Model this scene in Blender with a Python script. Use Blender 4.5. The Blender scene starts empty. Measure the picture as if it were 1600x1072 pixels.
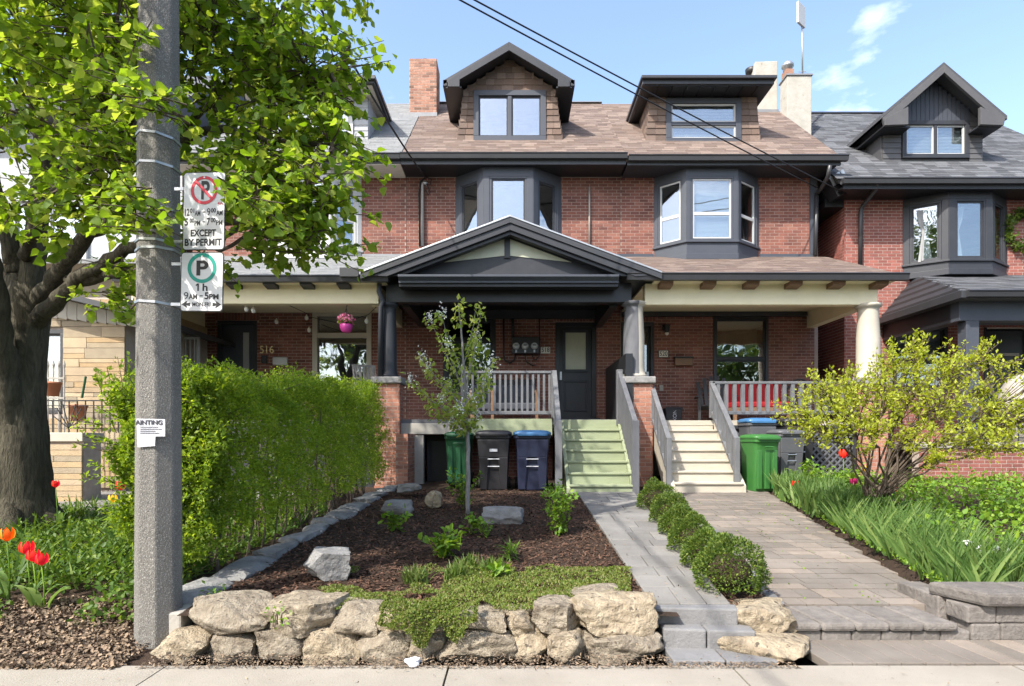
import bpy, math, random
import numpy as np
from mathutils import Vector, Matrix, noise
random.seed(7); rng = np.random.default_rng(7)
sc = bpy.context.scene; col = sc.collection
R = math.radians
# ------------------------------------------------------------------ camera, sky, sun, exposure
FPX, VX, VY, HC = 950.0, 802.0, 688.0, 1.4      # focal length in photo pixels, vanishing point, eye height above the sidewalk
cd = bpy.data.cameras.new('camera'); cam = bpy.data.objects.new('camera', cd); col.objects.link(cam)
cam.location = (0, 0, HC); cam.rotation_euler = (R(90), 0, 0)
cd.lens = FPX/1600*36; cd.sensor_width = 36; cd.shift_x = -(VX-800)/1600; cd.shift_y = (VY-536)/1600
cd.clip_start = .05; cd.clip_end = 2000; sc.camera = cam
SUN = Vector((.50, .58, -.80)).normalized()     # direction the sunlight travels
elev = math.asin(-SUN.z); az = math.atan2(-SUN.x, -SUN.y)
w = bpy.data.worlds.new('World'); sc.world = w; w.use_nodes = True
nt = w.node_tree; bg = nt.nodes['Background']
sky = nt.nodes.new('ShaderNodeTexSky'); sky.sky_type = 'NISHITA'; sky.sun_disc = False
sky.sun_elevation = elev; sky.sun_rotation = az; sky.air_density = 1.0; sky.dust_density = 2.2; sky.ozone_density = .7
tc = nt.nodes.new('ShaderNodeTexCoord'); mp = nt.nodes.new('ShaderNodeMapping'); mp.inputs['Scale'].default_value = (1, 1, 2.4)
mp.inputs['Location'].default_value = (.35, 0, .1); mp.inputs['Rotation'].default_value = (0, 0, .12)
ns = nt.nodes.new('ShaderNodeTexNoise'); ns.inputs['Scale'].default_value = 4.2; ns.inputs['Detail'].default_value = 7; ns.inputs['Roughness'].default_value = .55
rp = nt.nodes.new('ShaderNodeValToRGB'); rp.color_ramp.elements[0].position = .61; rp.color_ramp.elements[1].position = .78
rp.color_ramp.elements[1].color = (.55, .55, .55, 1)
mx = nt.nodes.new('ShaderNodeMix'); mx.data_type = 'RGBA'; mx.inputs[7].default_value = (7.5, 7.6, 7.9, 1)
L = nt.links.new
L(tc.outputs['Generated'], mp.inputs[0]); L(mp.outputs[0], ns.inputs['Vector']); L(ns.outputs['Fac'], rp.inputs[0])
L(rp.outputs[0], mx.inputs[0]); L(sky.outputs[0], mx.inputs[6]); L(mx.outputs[2], bg.inputs[0]); bg.inputs[1].default_value = .15
sl = bpy.data.lights.new('sun', 'SUN'); sl.energy = 3.0; sl.angle = R(.55); sl.color = (1, .95, .87)
so = bpy.data.objects.new('sun', sl); col.objects.link(so); so.rotation_euler = SUN.to_track_quat('-Z', 'Y').to_euler(); so.location = (-20, -20, 40)
vs = sc.view_settings; vs.view_transform = 'Standard'; vs.look = 'None'; vs.gamma = 1; vs.exposure = 1.5; vs.use_curve_mapping = False
sc.cycles.max_bounces = 8; sc.cycles.transparent_max_bounces = 12

# ------------------------------------------------------------------ helpers
def P(px, py, d): return Vector(((px-VX)*d/FPX, d, HC+(VY-py)*d/FPX))
def X(px, d): return (px-VX)*d/FPX
def Z(py, d): return HC+(VY-py)*d/FPX
def zb(y): return .25+.038*(y-4.3)
def zdr(y): return .145+.053*(y-4.2)
def pinv(p):
    return Matrix.Translation(p.location).inverted() if (p is not None and p.type == 'EMPTY') else Matrix.Identity(4)
def link(o, parent=None):
    col.objects.link(o)
    if parent is not None:
        o.parent = parent; o.matrix_parent_inverse = pinv(parent)
    return o
def tag(o, label=None, cat=None, group=None, kind=None):
    if label: o['label'] = label
    if cat: o['category'] = cat
    if group: o['group'] = group
    if kind: o['kind'] = kind
    return o
def thing(name, label, cat, loc=(0, 0, 0), group=None):
    o = bpy.data.objects.new(name, None); o.location = loc; o.empty_display_size = .1; col.objects.link(o)
    return tag(o, label, cat, group)
def copy_tree(o, parent=None):
    c = o.copy(); col.objects.link(c); c.parent = parent
    for ch in list(o.children): copy_tree(ch, c)
    return c
BOXF = [(0,3,2,1),(4,5,6,7),(0,1,5,4),(1,2,6,5),(2,3,7,6),(3,0,4,7)]
class MB:
    def __init__(s, T=None): s.v = []; s.f = []; s.T = T
    def add(s, vs, fs):
        o = len(s.v)
        s.v += [tuple(s.T @ Vector(v)) for v in vs] if s.T is not None else [tuple(v) for v in vs]
        s.f += [tuple(i+o for i in f) for f in fs]; return s
    def box(s, x0, x1, y0, y1, z0, z1):
        return s.add([(x0,y0,z0),(x1,y0,z0),(x1,y1,z0),(x0,y1,z0),(x0,y0,z1),(x1,y0,z1),(x1,y1,z1),(x0,y1,z1)], BOXF)
    def bar(s, a, b, w, h, up=(0,0,1)):
        a, b = Vector(a), Vector(b); d = (b-a).normalized(); up = Vector(up)
        r = d.cross(up)
        if r.length < 1e-4: r = d.cross(Vector((0,1,0)))
        r.normalize(); u = r.cross(d); vs = []
        for p in (a, b):
            for i, j in ((-1,-1),(1,-1),(1,1),(-1,1)): vs.append(p+r*(i*w/2)+u*(j*h/2))
        return s.add(vs, [(0,1,2,3),(7,6,5,4),(0,4,5,1),(1,5,6,2),(2,6,7,3),(3,7,4,0)])
    def tube(s, pts, rs, n=8):
        pts = [Vector(p) for p in pts]
        if not hasattr(rs, '__len__'): rs = [rs]*len(pts)
        vs, fs = [], []; prev = None
        for i, p in enumerate(pts):
            d = (pts[min(i+1, len(pts)-1)]-pts[max(i-1, 0)]).normalized()
            if prev is None:
                r = d.cross(Vector((0,0,1)))
                if r.length < .05: r = d.cross(Vector((1,0,0)))
            else: r = prev-d*prev.dot(d)
            r.normalize(); prev = r; u = d.cross(r)
            for k in range(n):
                a = 2*math.pi*k/n; vs.append(p+(r*math.cos(a)+u*math.sin(a))*rs[i])
        for i in range(len(pts)-1):
            for k in range(n):
                a, b = i*n+k, i*n+(k+1) % n; fs.append((a, b, b+n, a+n))
        fs.append(tuple(range(n))[::-1]); fs.append(tuple(range((len(pts)-1)*n, len(pts)*n)))
        return s.add(vs, fs)
    def lathe(s, c, prof, n=20):
        vs, fs = [], []
        for r, z in prof:
            for k in range(n): a = 2*math.pi*k/n; vs.append((c[0]+r*math.cos(a), c[1]+r*math.sin(a), c[2]+z))
        for i in range(len(prof)-1):
            for k in range(n): a, b = i*n+k, i*n+(k+1) % n; fs.append((a, b, b+n, a+n))
        fs.append(tuple(range(n))[::-1]); fs.append(tuple(range((len(prof)-1)*n, len(prof)*n)))
        return s.add(vs, fs)
    def prism(s, poly, y0, y1):      # polygon in x,z pushed along y
        n = len(poly)
        vs = [(x, y0, z) for x, z in poly]+[(x, y1, z) for x, z in poly]
        return s.add(vs, [tuple(range(n)), tuple(range(n, 2*n))[::-1]]+[((i+1) % n, i, i+n, (i+1) % n+n) for i in range(n)])
    def prismz(s, poly, z0, z1):     # polygon in x,y pushed along z
        n = len(poly)
        vs = [(x, y, z0) for x, y in poly]+[(x, y, z1) for x, y in poly]
        return s.add(vs, [tuple(range(n))[::-1], tuple(range(n, 2*n))]+[(i, (i+1) % n, (i+1) % n+n, i+n) for i in range(n)])
    def prismx(s, poly, x0, x1):     # polygon in y,z pushed along x
        n = len(poly)
        vs = [(x0, y, z) for y, z in poly]+[(x1, y, z) for y, z in poly]
        return s.add(vs, [tuple(range(n))[::-1], tuple(range(n, 2*n))]+[(i, (i+1) % n, (i+1) % n+n, i+n) for i in range(n)])
    def build(s, name, m, parent=None, smooth=False, bevel=0):
        me = bpy.data.meshes.new(name); me.from_pydata(s.v, [], s.f); me.materials.append(m)
        if smooth:
            me.polygons.foreach_set('use_smooth', [len(p.vertices) <= 4 for p in me.polygons])
        o = bpy.data.objects.new(name, me); link(o, parent)
        if bevel:
            b = o.modifiers.new('bevel', 'BEVEL'); b.width = bevel; b.segments = 2; b.limit_method = 'ANGLE'; b.harden_normals = False
        return o
def fast(name, V, Fc, m, parent=None, smooth=False):
    me = bpy.data.meshes.new(name); k = Fc.shape[1]
    me.vertices.add(len(V)); me.vertices.foreach_set('co', np.asarray(V, np.float32).ravel())
    me.loops.add(Fc.size); me.loops.foreach_set('vertex_index', Fc.astype(np.int32).ravel())
    me.polygons.add(len(Fc)); me.polygons.foreach_set('loop_start', np.arange(0, Fc.size, k, dtype=np.int32))
    me.polygons.foreach_set('use_smooth', np.full(len(Fc), bool(smooth)))
    me.update(calc_edges=True); me.materials.append(m)
    o = bpy.data.objects.new(name, me); return link(o, parent)
UC = {}
CUBE = np.array([(x, y, z) for z in (-.5, .5) for x, y in ((-.5,-.5),(.5,-.5),(.5,.5),(-.5,.5))])
def pieces(name, boxes, m, parent, limit=300, restname=None):
    """boxes: (cx,cy,cz,sx,sy,sz[,rx,ry,rz]); the ones that show largest become objects, the rest one joined part"""
    def score(b):
        w2 = sorted(b[3:6])
        return -(w2[2]*w2[1])/max(.5, b[1]*b[1]+.3*b[0]*b[0])
    boxes = sorted(boxes, key=score)
    if m.name not in UC:
        me = bpy.data.meshes.new(name); me.from_pydata([tuple(v) for v in CUBE], [], BOXF); me.materials.append(m); UC[m.name] = me
    pi = pinv(parent)
    for b in boxes[:limit]:
        o = bpy.data.objects.new(name, UC[m.name]); col.objects.link(o)
        o.location = b[:3]; o.scale = b[3:6]
        if len(b) > 6: o.rotation_euler = b[6:9]
        o.parent = parent; o.matrix_parent_inverse = pi
    rest = boxes[limit:]
    if rest:
        A = np.array([list(b)+[0]*(9-len(b)) for b in rest]); N = len(A)
        V = CUBE[None]*A[:, None, 3:6]
        cx, sx = np.cos(A[:, 6])[:, None], np.sin(A[:, 6])[:, None]
        y, z = V[..., 1]*cx-V[..., 2]*sx, V[..., 1]*sx+V[..., 2]*cx; V[..., 1] = y; V[..., 2] = z
        cy, sy = np.cos(A[:, 7])[:, None], np.sin(A[:, 7])[:, None]
        x, z = V[..., 0]*cy+V[..., 2]*sy, -V[..., 0]*sy+V[..., 2]*cy; V[..., 0] = x; V[..., 2] = z
        cz, sz = np.cos(A[:, 8])[:, None], np.sin(A[:, 8])[:, None]
        x, y = V[..., 0]*cz-V[..., 1]*sz, V[..., 0]*sz+V[..., 1]*cz; V[..., 0] = x; V[..., 1] = y
        V = V+A[:, None, :3]
        Fc = (np.array(BOXF)[None]+8*np.arange(N)[:, None, None]).reshape(-1, 4)
        tag(fast(restname or name+'_courses', V.reshape(-1, 3), Fc, m, parent), kind='stuff')
# leaves: templates in (across, along, up)
LEAF = {
 'heart': ([(0,0,0),(-.42,.14,.08),(-.46,.45,.1),(0,1.02,-.14),(.46,.45,.1),(.42,.14,.08),(0,.45,-.02)], [(0,1,6),(1,2,6),(2,3,6),(6,3,4),(6,4,5),(0,6,5)]),
 'oval': ([(0,0,0),(-.27,.45,.07),(0,1,-.06),(.27,.45,.07)], [(0,1,2),(0,2,3)]),
 'wide': ([(0,0,0),(-.34,.3,.07),(-.28,.7,.05),(0,1,-.08),(.28,.7,.05),(.34,.3,.07)], [(0,1,2),(0,2,3),(0,3,4),(0,4,5)]),
 'blade': ([(-.04,0,0),(.04,0,0),(-.045,.5,.02),(.045,.5,.02),(0,1,-.12),(0,1,-.12)], [(0,1,3),(0,3,2),(2,3,4)]),
 'chip': ([(-.2,0,0),(.2,0,0),(.17,1,.05),(-.14,.95,.03)], [(0,1,2),(0,2,3)]),
}
def leafcloud(name, P0, D, S, shape, m, parent=None, up=None, roll=.6):
    P0 = np.asarray(P0, float); D = np.asarray(D, float); n = len(P0)
    D = D/np.maximum(1e-6, np.linalg.norm(D, axis=1))[:, None]
    U = np.tile((0, 0, 1.), (n, 1)) if up is None else np.asarray(up, float)
    U = U+rng.normal(0, roll, (n, 3)); A = np.cross(D, U); A /= np.maximum(1e-6, np.linalg.norm(A, axis=1))[:, None]
    U = np.cross(A, D); T, fc = LEAF[shape]; T = np.array(T); fc = np.array(fc); S = np.broadcast_to(S, (n,))
    V = P0[:, None]+S[:, None, None]*(A[:, None]*T[None, :, 0, None]+D[:, None]*T[None, :, 1, None]+U[:, None]*T[None, :, 2, None])
    Fc = (fc[None]+len(T)*np.arange(n)[:, None, None]).reshape(-1, 3)
    return fast(name, V.reshape(-1, 3), Fc, m, parent, True)
def leafmesh(shape, m):
    T, fc = LEAF[shape]; me = bpy.data.meshes.new('leaf'); me.from_pydata(T, [], fc); me.materials.append(m); return me
def rdir(n, up=0.):
    d = rng.normal(0, 1, (n, 3)); d /= np.linalg.norm(d, axis=1)[:, None]; d[:, 2] += up; return d
def inball(n, p=1/3):
    d = rdir(n); return d*(rng.random(n)**p)[:, None]

# ------------------------------------------------------------------ materials
def nodes(name):
    m = bpy.data.materials.new(name); m.use_nodes = True; t = m.node_tree
    return m, t, t.nodes['Principled BSDF']
def rnd_value(t):
    a = t.nodes.new('ShaderNodeObjectInfo'); g = t.nodes.new('ShaderNodeNewGeometry')
    s = t.nodes.new('ShaderNodeMath'); s.operation = 'ADD'; f = t.nodes.new('ShaderNodeMath'); f.operation = 'FRACT'
    t.links.new(a.outputs['Random'], s.inputs[0]); t.links.new(g.outputs['Random Per Island'], s.inputs[1]); t.links.new(s.outputs[0], f.inputs[0])
    return f.outputs[0], g
def mat(name, c1, c2=None, scale=4, rough=.7, rand=0, bump=0, bscale=40, spec=.35, metal=0, ramp=None, stretch=(1,1,1), speck=None, bdist=.02, distort=0):
    """c1..c2 mixed by noise; rand: per-piece brightness spread; ramp: per-piece colours; speck: (colour, scale, threshold)"""
    m, t, b = nodes(name); N = t.nodes.new; K = t.links.new
    b.inputs['Roughness'].default_value = rough; b.inputs['Specular IOR Level'].default_value = spec; b.inputs['Metallic'].default_value = metal
    r, g = rnd_value(t); mpn = N('ShaderNodeMapping'); mpn.inputs['Scale'].default_value = stretch
    K(g.outputs['Position'], mpn.inputs[0]); vec = mpn.outputs[0]
    c2 = c2 or tuple(x*.8 for x in c1)
    n1 = N('ShaderNodeTexNoise'); n1.inputs['Scale'].default_value = scale; n1.inputs['Detail'].default_value = 8; n1.inputs['Roughness'].default_value = .62
    n1.inputs['Distortion'].default_value = distort
    K(vec, n1.inputs['Vector']); cr = N('ShaderNodeMapRange'); cr.inputs[1].default_value = .32; cr.inputs[2].default_value = .68; K(n1.outputs['Fac'], cr.inputs[0])
    mixn = N('ShaderNodeMix'); mixn.data_type = 'RGBA'; K(cr.outputs[0], mixn.inputs[0])
    mixn.inputs[6].default_value = (*c1, 1); mixn.inputs[7].default_value = (*c2, 1); out = mixn.outputs[2]
    if ramp:
        rr = N('ShaderNodeValToRGB'); rr.color_ramp.interpolation = 'LINEAR'
        while len(rr.color_ramp.elements) < len(ramp): rr.color_ramp.elements.new(.5)
        for i, c in enumerate(ramp): rr.color_ramp.elements[i].position = i/(len(ramp)-1); rr.color_ramp.elements[i].color = (*c, 1)
        K(r, rr.inputs[0]); m2 = N('ShaderNodeMix'); m2.data_type = 'RGBA'; m2.blend_type = 'MULTIPLY'; m2.inputs[0].default_value = 1
        K(out, m2.inputs[6]); K(rr.outputs[0], m2.inputs[7]); out = m2.outputs[2]
    if rand:
        h = N('ShaderNodeHueSaturation'); mr = N('ShaderNodeMapRange'); mr.inputs[3].default_value = 1-rand; mr.inputs[4].default_value = 1+rand
        K(r, mr.inputs[0]); K(mr.outputs[0], h.inputs['Value']); K(out, h.inputs['Color']); out = h.outputs[0]
    if speck:
        n3 = N('ShaderNodeTexNoise'); n3.inputs['Scale'].default_value = speck[1]; n3.inputs['Detail'].default_value = 2; K(g.outputs['Position'], n3.inputs['Vector'])
        q = N('ShaderNodeMapRange'); q.inputs[1].default_value = speck[2]; q.inputs[2].default_value = speck[2]+.06; K(n3.outputs['Fac'], q.inputs[0])
        m3 = N('ShaderNodeMix'); m3.data_type = 'RGBA'; K(q.outputs[0], m3.inputs[0]); K(out, m3.inputs[6]); m3.inputs[7].default_value = (*speck[0], 1); out = m3.outputs[2]
    K(out, b.inputs['Base Color'])
    if bump:
        n2 = N('ShaderNodeTexNoise'); n2.inputs['Scale'].default_value = bscale; n2.inputs['Detail'].default_value = 8; n2.inputs['Roughness'].default_value = .65
        K(vec, n2.inputs['Vector']); bp = N('ShaderNodeBump'); bp.inputs['Strength'].default_value = bump; bp.inputs['Distance'].default_value = bdist
        K(n2.outputs['Fac'], bp.inputs['Height']); K(bp.outputs[0], b.inputs['Normal'])
    return m
def leafmat(name, c1, c2, c3=None, trans=.45, rough=.5, spec=.3):
    m, t, b = nodes(name); N = t.nodes.new; K = t.links.new
    r, g = rnd_value(t); cr = N('ShaderNodeValToRGB'); el = cr.color_ramp.elements
    el[0].color = (*c1, 1); el[1].color = (*(c3 or c2), 1); e = el.new(.6); e.color = (*c2, 1); K(r, cr.inputs[0])
    K(cr.outputs[0], b.inputs['Base Color']); b.inputs['Roughness'].default_value = rough; b.inputs['Specular IOR Level'].default_value = spec
    h = N('ShaderNodeHueSaturation'); h.inputs['Hue'].default_value = .485; h.inputs['Saturation'].default_value = 1.1; h.inputs['Value'].default_value = 1.5; K(cr.outputs[0], h.inputs['Color'])
    tr = N('ShaderNodeBsdfTranslucent'); K(h.outputs[0], tr.inputs[0]); ms = N('ShaderNodeMixShader'); ms.inputs[0].default_value = trans
    K(b.outputs[0], ms.inputs[1]); K(tr.outputs[0], ms.inputs[2]); K(ms.outputs[0], t.nodes['Material Output'].inputs[0]); return m
def glass(name, refl=.35, tint=(.8, .85, .87)):
    m, t, b = nodes(name); N = t.nodes.new; K = t.links.new
    g = N('ShaderNodeBsdfGlossy'); g.inputs['Roughness'].default_value = .01; g.inputs[0].default_value = (.95, .97, 1, 1)
    tp = N('ShaderNodeBsdfTransparent'); tp.inputs[0].default_value = (*tint, 1)
    nz = N('ShaderNodeTexNoise'); nz.inputs['Scale'].default_value = 1.3; ge = N('ShaderNodeNewGeometry'); K(ge.outputs['Position'], nz.inputs['Vector'])
    bp = N('ShaderNodeBump'); bp.inputs['Strength'].default_value = .12; bp.inputs['Distance'].default_value = .05; K(nz.outputs['Fac'], bp.inputs['Height']); K(bp.outputs[0], g.inputs['Normal'])
    ms = N('ShaderNodeMixShader'); ms.inputs[0].default_value = refl; K(tp.outputs[0], ms.inputs[1]); K(g.outputs[0], ms.inputs[2]); K(ms.outputs[0], t.nodes['Material Output'].inputs[0])
    return m
BR = [(1.15,1.05,1.0),(.8,.78,.8),(1.0,.95,.95),(1.2,1.25,1.2),(.62,.6,.66),(1.0,.9,.85),(.9,.95,.95)]
M = dict(
 brick=mat('red_brick', (.25,.108,.082), (.145,.066,.053), 1.8, .85, .08, .5, 60, ramp=BR, spec=.2),
 brickb=mat('bright_red_brick', (.28,.105,.082), (.18,.072,.058), 1.8, .85, .06, .4, 60, ramp=[(1.1,1,1),(.85,.85,.9),(1,1,1),(1.15,1.1,1.1)], spec=.2),
 brickp=mat('pale_weathered_brick', (.36,.18,.13), (.29,.135,.095), 9, .9, .1, .6, 60, ramp=[(1.1,1,1),(.7,.72,.74),(1.25,1.3,1.3),(.95,.9,.85),(1.1,1.05,1)], spec=.15),
 brickc=mat('chimney_brick', (.34,.19,.14), (.24,.13,.095), 4, .9, .1, .6, 60, ramp=[(1.1,1,1),(.55,.6,.6),(1.25,1.3,1.3),(.95,.9,.85),(1.1,1.05,1)], spec=.15),
 mortar=mat('mortar', (.36,.28,.235), (.28,.215,.18), 12, .95, bump=.3, bscale=80),
 mortarl=mat('pale_mortar', (.42,.36,.31), (.34,.28,.24), 12, .95, bump=.3, bscale=80),
 black=mat('black_paint', (.010,.0105,.0125), (.014,.0145,.017), 3, .42, bump=.05, bscale=30, spec=.5),
 gutter=mat('dark_gutter_metal', (.028,.029,.032), (.035,.035,.038), 3, .4, spec=.5),
 trim=mat('slate_blue_paint', (.048,.054,.068), (.056,.062,.076), 3, .5, bump=.06, bscale=40),
 trim2=mat('charcoal_paint', (.026,.028,.034), (.034,.036,.042), 3, .5, bump=.06, bscale=40),
 white=mat('white_paint', (.5,.5,.49), (.45,.45,.44), 3, .5, bump=.05, bscale=30),
 cream=mat('cream_paint', (.80,.72,.50), (.73,.65,.44), 2.5, .55, bump=.06, bscale=25),
 cream2=mat('pale_cream_paint', (.44,.405,.335), (.38,.345,.285), 2.5, .55, bump=.1, bscale=30),
 flake=mat('flaking_white_paint', (.5,.47,.41), (.42,.385,.32), 6, .7, bump=.3, bscale=30, speck=((.3,.22,.15), 9, .66), stretch=(1,3,1)),
 green=mat('sage_green_paint', (.275,.31,.195), (.225,.255,.158), 2.2, .5, bump=.08, bscale=30, stretch=(1,4,4)),
 stairc=mat('cream_stair_paint', (.46,.42,.35), (.38,.345,.28), 2.2, .55, bump=.1, bscale=30, stretch=(1,4,4)),
 rail=mat('grey_rail_paint', (.12,.122,.132), (.08,.082,.09), 2.5, .6, bump=.12, bscale=40, stretch=(3,3,1)),
 rail2=mat('grey_rail_paint_light', (.145,.148,.154), (.095,.098,.104), 2.5, .6, bump=.12, bscale=40, stretch=(3,3,1)),
 shb=mat('brown_shingle', (.185,.142,.12), (.145,.112,.097), 30, .92, .16, .5, 120, ramp=[(1.1,1.05,1),(.82,.8,.82),(1,1,1),(1.15,1.15,1.12)], spec=.15),
 shw=mat('dormer_brown_shingle', (.19,.14,.115), (.15,.11,.09), 30, .92, .16, .5, 120, ramp=[(1.1,1.05,1),(.7,.7,.72),(1,1,1),(1.15,1.15,1.12)], spec=.15),
 shg=mat('light_grey_shingle', (.215,.22,.222), (.175,.18,.182), 30, .92, .1, .5, 120, spec=.15),
 shd=mat('dark_grey_shingle', (.095,.098,.105), (.075,.078,.085), 30, .9, .2, .5, 120, ramp=[(1.2,1.2,1.2),(.7,.7,.72),(1,1,1),(1.35,1.35,1.35),(.9,.9,.9)], spec=.2),
 siding=mat('charcoal_siding', (.085,.083,.085), (.07,.069,.071), 4, .55, bump=.05, bscale=40),
 gsiding=mat('grey_siding', (.36,.37,.38), (.3,.31,.32), 4, .7, .1, bump=.1, bscale=40),
 concrete=mat('sidewalk_concrete', (.315,.288,.245), (.245,.22,.183), 1.1, .9, .04, .35, 90, spec=.2, speck=((.19,.17,.145), 60, .68)),
 asphalt=mat('asphalt', (.06,.06,.06), (.045,.045,.045), 6, .9, bump=.4, bscale=120),
 pole=mat('aggregate_concrete', (.205,.195,.175), (.135,.128,.115), 2.2, .9, bump=.9, bscale=90, spec=.2, speck=((.34,.325,.30), 170, .57), stretch=(1,1,.5)),
 stone=mat('buff_limestone', (.47,.405,.305), (.25,.205,.15), 8, .95, .1, 1.0, 19, spec=.1, ramp=[(1,1,1),(.84,.85,.88),(1.06,1.03,.98),(.9,.88,.84)], speck=((.14,.115,.088), 22, .63), distort=1.2, bdist=.07),
 gstone=mat('grey_limestone', (.27,.265,.255), (.16,.157,.152), 6, .95, .12, .9, 11, spec=.1, bdist=.05,  speck=((.2,.19,.18), 9, .66)),
 slab=mat('grey_flagstone', (.215,.206,.19), (.15,.143,.132), 1.6, .9, .12, .4, 50, spec=.2),
 bluestone=mat('bluestone_step', (.19,.188,.187), (.135,.134,.135), 3, .9, .1, .5, 30, spec=.2),
 paver=mat('buff_grey_paver', (.235,.208,.178), (.155,.135,.113), 1.5, .9, .14, .4, 70, spec=.2, ramp=[(1,1,1),(.88,.88,.9),(1.08,1.03,1)], speck=((.2,.17,.14), 30, .7)),
 block=mat('grey_wall_block', (.20,.182,.165), (.13,.118,.108), 9, .92, .15, .9, 26, spec=.15),
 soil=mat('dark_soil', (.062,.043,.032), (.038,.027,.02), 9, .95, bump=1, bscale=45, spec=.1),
 chip=mat('mulch_chip', (.105,.062,.043), (.06,.036,.026), 6, .95, .4, spec=.1, ramp=[(1,1,1),(.6,.6,.6),(1.5,1.45,1.4),(.85,.8,.8)]),
 litter=mat('dry_leaf_litter', (.24,.18,.125), (.15,.11,.08), 6, .9, .35, spec=.15, ramp=[(1,1,1),(.6,.6,.6),(1.35,1.35,1.3),(.85,.8,.8)]),
 bark=mat('ridged_bark', (.12,.108,.078), (.05,.044,.033), 13, .95, bump=1.0, bscale=13, spec=.1, stretch=(1,1,.25), distort=1.2, bdist=.09),
 twig=mat('twig_bark', (.115,.088,.066), (.075,.056,.042), 9, .9, bump=.4, bscale=60),
 greybark=mat('smooth_grey_bark', (.26,.245,.23), (.19,.18,.17), 20, .85, bump=.3, bscale=60),
 metal=mat('galvanised_metal', (.42,.43,.44), (.34,.35,.36), 12, .42, metal=.8),
 iron=mat('black_iron', (.015,.015,.016), None, 5, .5, spec=.5),
 wire=mat('black_cable', (.012,.012,.013), None, 5, .6),
 signw=mat('white_sign_face', (.56,.56,.545), (.52,.52,.505), 6, .45, stretch=(1,1,12)),
 signb=mat('sign_black', (.012,.012,.012), None, 5, .5), signr=mat('sign_red', (.55,.03,.05), None, 5, .5), signg=mat('sign_green', (.005,.27,.20), None, 5, .5),
 paper=mat('paper', (.5,.505,.53), (.43,.44,.47), 8, .8, bump=.3, bscale=20), ink=mat('ink', (.05,.05,.06), None, 5, .8),
 bing=mat('green_bin_plastic', (.03,.125,.025), (.04,.145,.033), 4, .45, bump=.05, bscale=60, spec=.45),
 bindg=mat('dark_green_bin_plastic', (.008,.06,.022), (.012,.075,.028), 4, .45, bump=.05, bscale=60, spec=.45),
 bink=mat('charcoal_bin_plastic', (.016,.0155,.018), (.023,.022,.025), 4, .45, bump=.05, bscale=60, spec=.45),
 bingr=mat('grey_bin_plastic', (.075,.077,.083), (.09,.092,.098), 4, .5, bump=.05, bscale=60, spec=.4),
 binb=mat('navy_bin_plastic', (.014,.018,.042), (.022,.026,.054), 4, .45, bump=.05, bscale=60, spec=.45),
 lidb=mat('blue_lid_plastic', (.035,.12,.26), (.045,.15,.3), 4, .4, spec=.5),
 rubber=mat('black_rubber', (.012,.012,.012), None, 4, .7),
 wood=mat('brown_wood', (.22,.13,.075), (.15,.085,.05), 6, .6, bump=.15, bscale=30, stretch=(1,1,6)),
 red=mat('red_fabric', (.30,.008,.012), (.24,.006,.01), 5, .7), pink=mat('pink_plastic', (.62,.06,.32), None, 5, .4),
 pinkf=leafmat('pink_petal', (.7,.2,.35), (.75,.4,.5), (.55,.08,.2), .3), whitef=leafmat('white_petal', (.75,.75,.7), (.8,.8,.75), None, .3),
 tred=leafmat('red_petal', (.75,.03,.015), (.85,.06,.02), (.6,.01,.02), .3), tor=leafmat('orange_petal', (.85,.17,.01), (.9,.3,.02), (.8,.12,.01), .3), tpu=leafmat('magenta_petal', (.4,.01,.1), (.5,.02,.14), None, .3), tye=leafmat('yellow_petal', (.8,.5,.02), (.85,.6,.05), None, .3),
 gold=mat('brass_digits', (.55,.42,.2), None, 5, .4, metal=.6), plaque=mat('plaque_cream', (.72,.7,.6), None, 5, .5),
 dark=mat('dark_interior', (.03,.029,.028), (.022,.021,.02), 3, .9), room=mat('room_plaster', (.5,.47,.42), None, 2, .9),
 blind=mat('white_blind', (.5,.5,.49), (.45,.45,.44), 3, .7), curtain=mat('white_curtain', (.36,.36,.35), (.3,.3,.295), 3, .8), screen=mat('glass_film', (.42,.43,.33), (.36,.37,.28), 4, .5),
 stonec=mat('sandstone_cladding', (.40,.325,.22), (.33,.265,.185), 5, .9, .12, .5, 40, spec=.15, ramp=[(1,1,1),(.8,.83,.88),(1.1,1,.86),(.95,.82,.66),(1.08,1.08,1.08),(.82,.76,.7)]),
 terra=mat('terracotta', (.42,.17,.09), (.36,.14,.075), 6, .8), cap=mat('grey_stone_cap', (.27,.26,.25), (.17,.165,.16), 7, .9, bump=.8, bscale=18), lintel=mat('cast_concrete', (.36,.34,.3), (.29,.27,.24), 4, .9, bump=.3, bscale=40),
 render=mat('weathered_white_render', (.38,.365,.325), (.31,.295,.255), 4, .9, bump=.5, bscale=14, speck=((.25,.22,.18), 6, .68)), flash=mat('lead_flashing', (.22,.225,.235), None, 6, .6, metal=.3),
 wicker=mat('black_wicker', (.02,.02,.022), (.035,.035,.037), 30, .6, bump=.6, bscale=90), cushion=mat('slate_cushion', (.06,.065,.08), None, 6, .8),
 bulb=mat('bulb_glass', (.75,.74,.7), None, 5, .15), meter=mat('meter_glass', (.6,.62,.63), (.4,.42,.43), 40, .15),
 g_up=glass('window_glass_sky', .27), g_low=glass('window_glass', .21), g_dark=glass('dark_window_glass', .2, (.6,.63,.65)),
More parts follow.
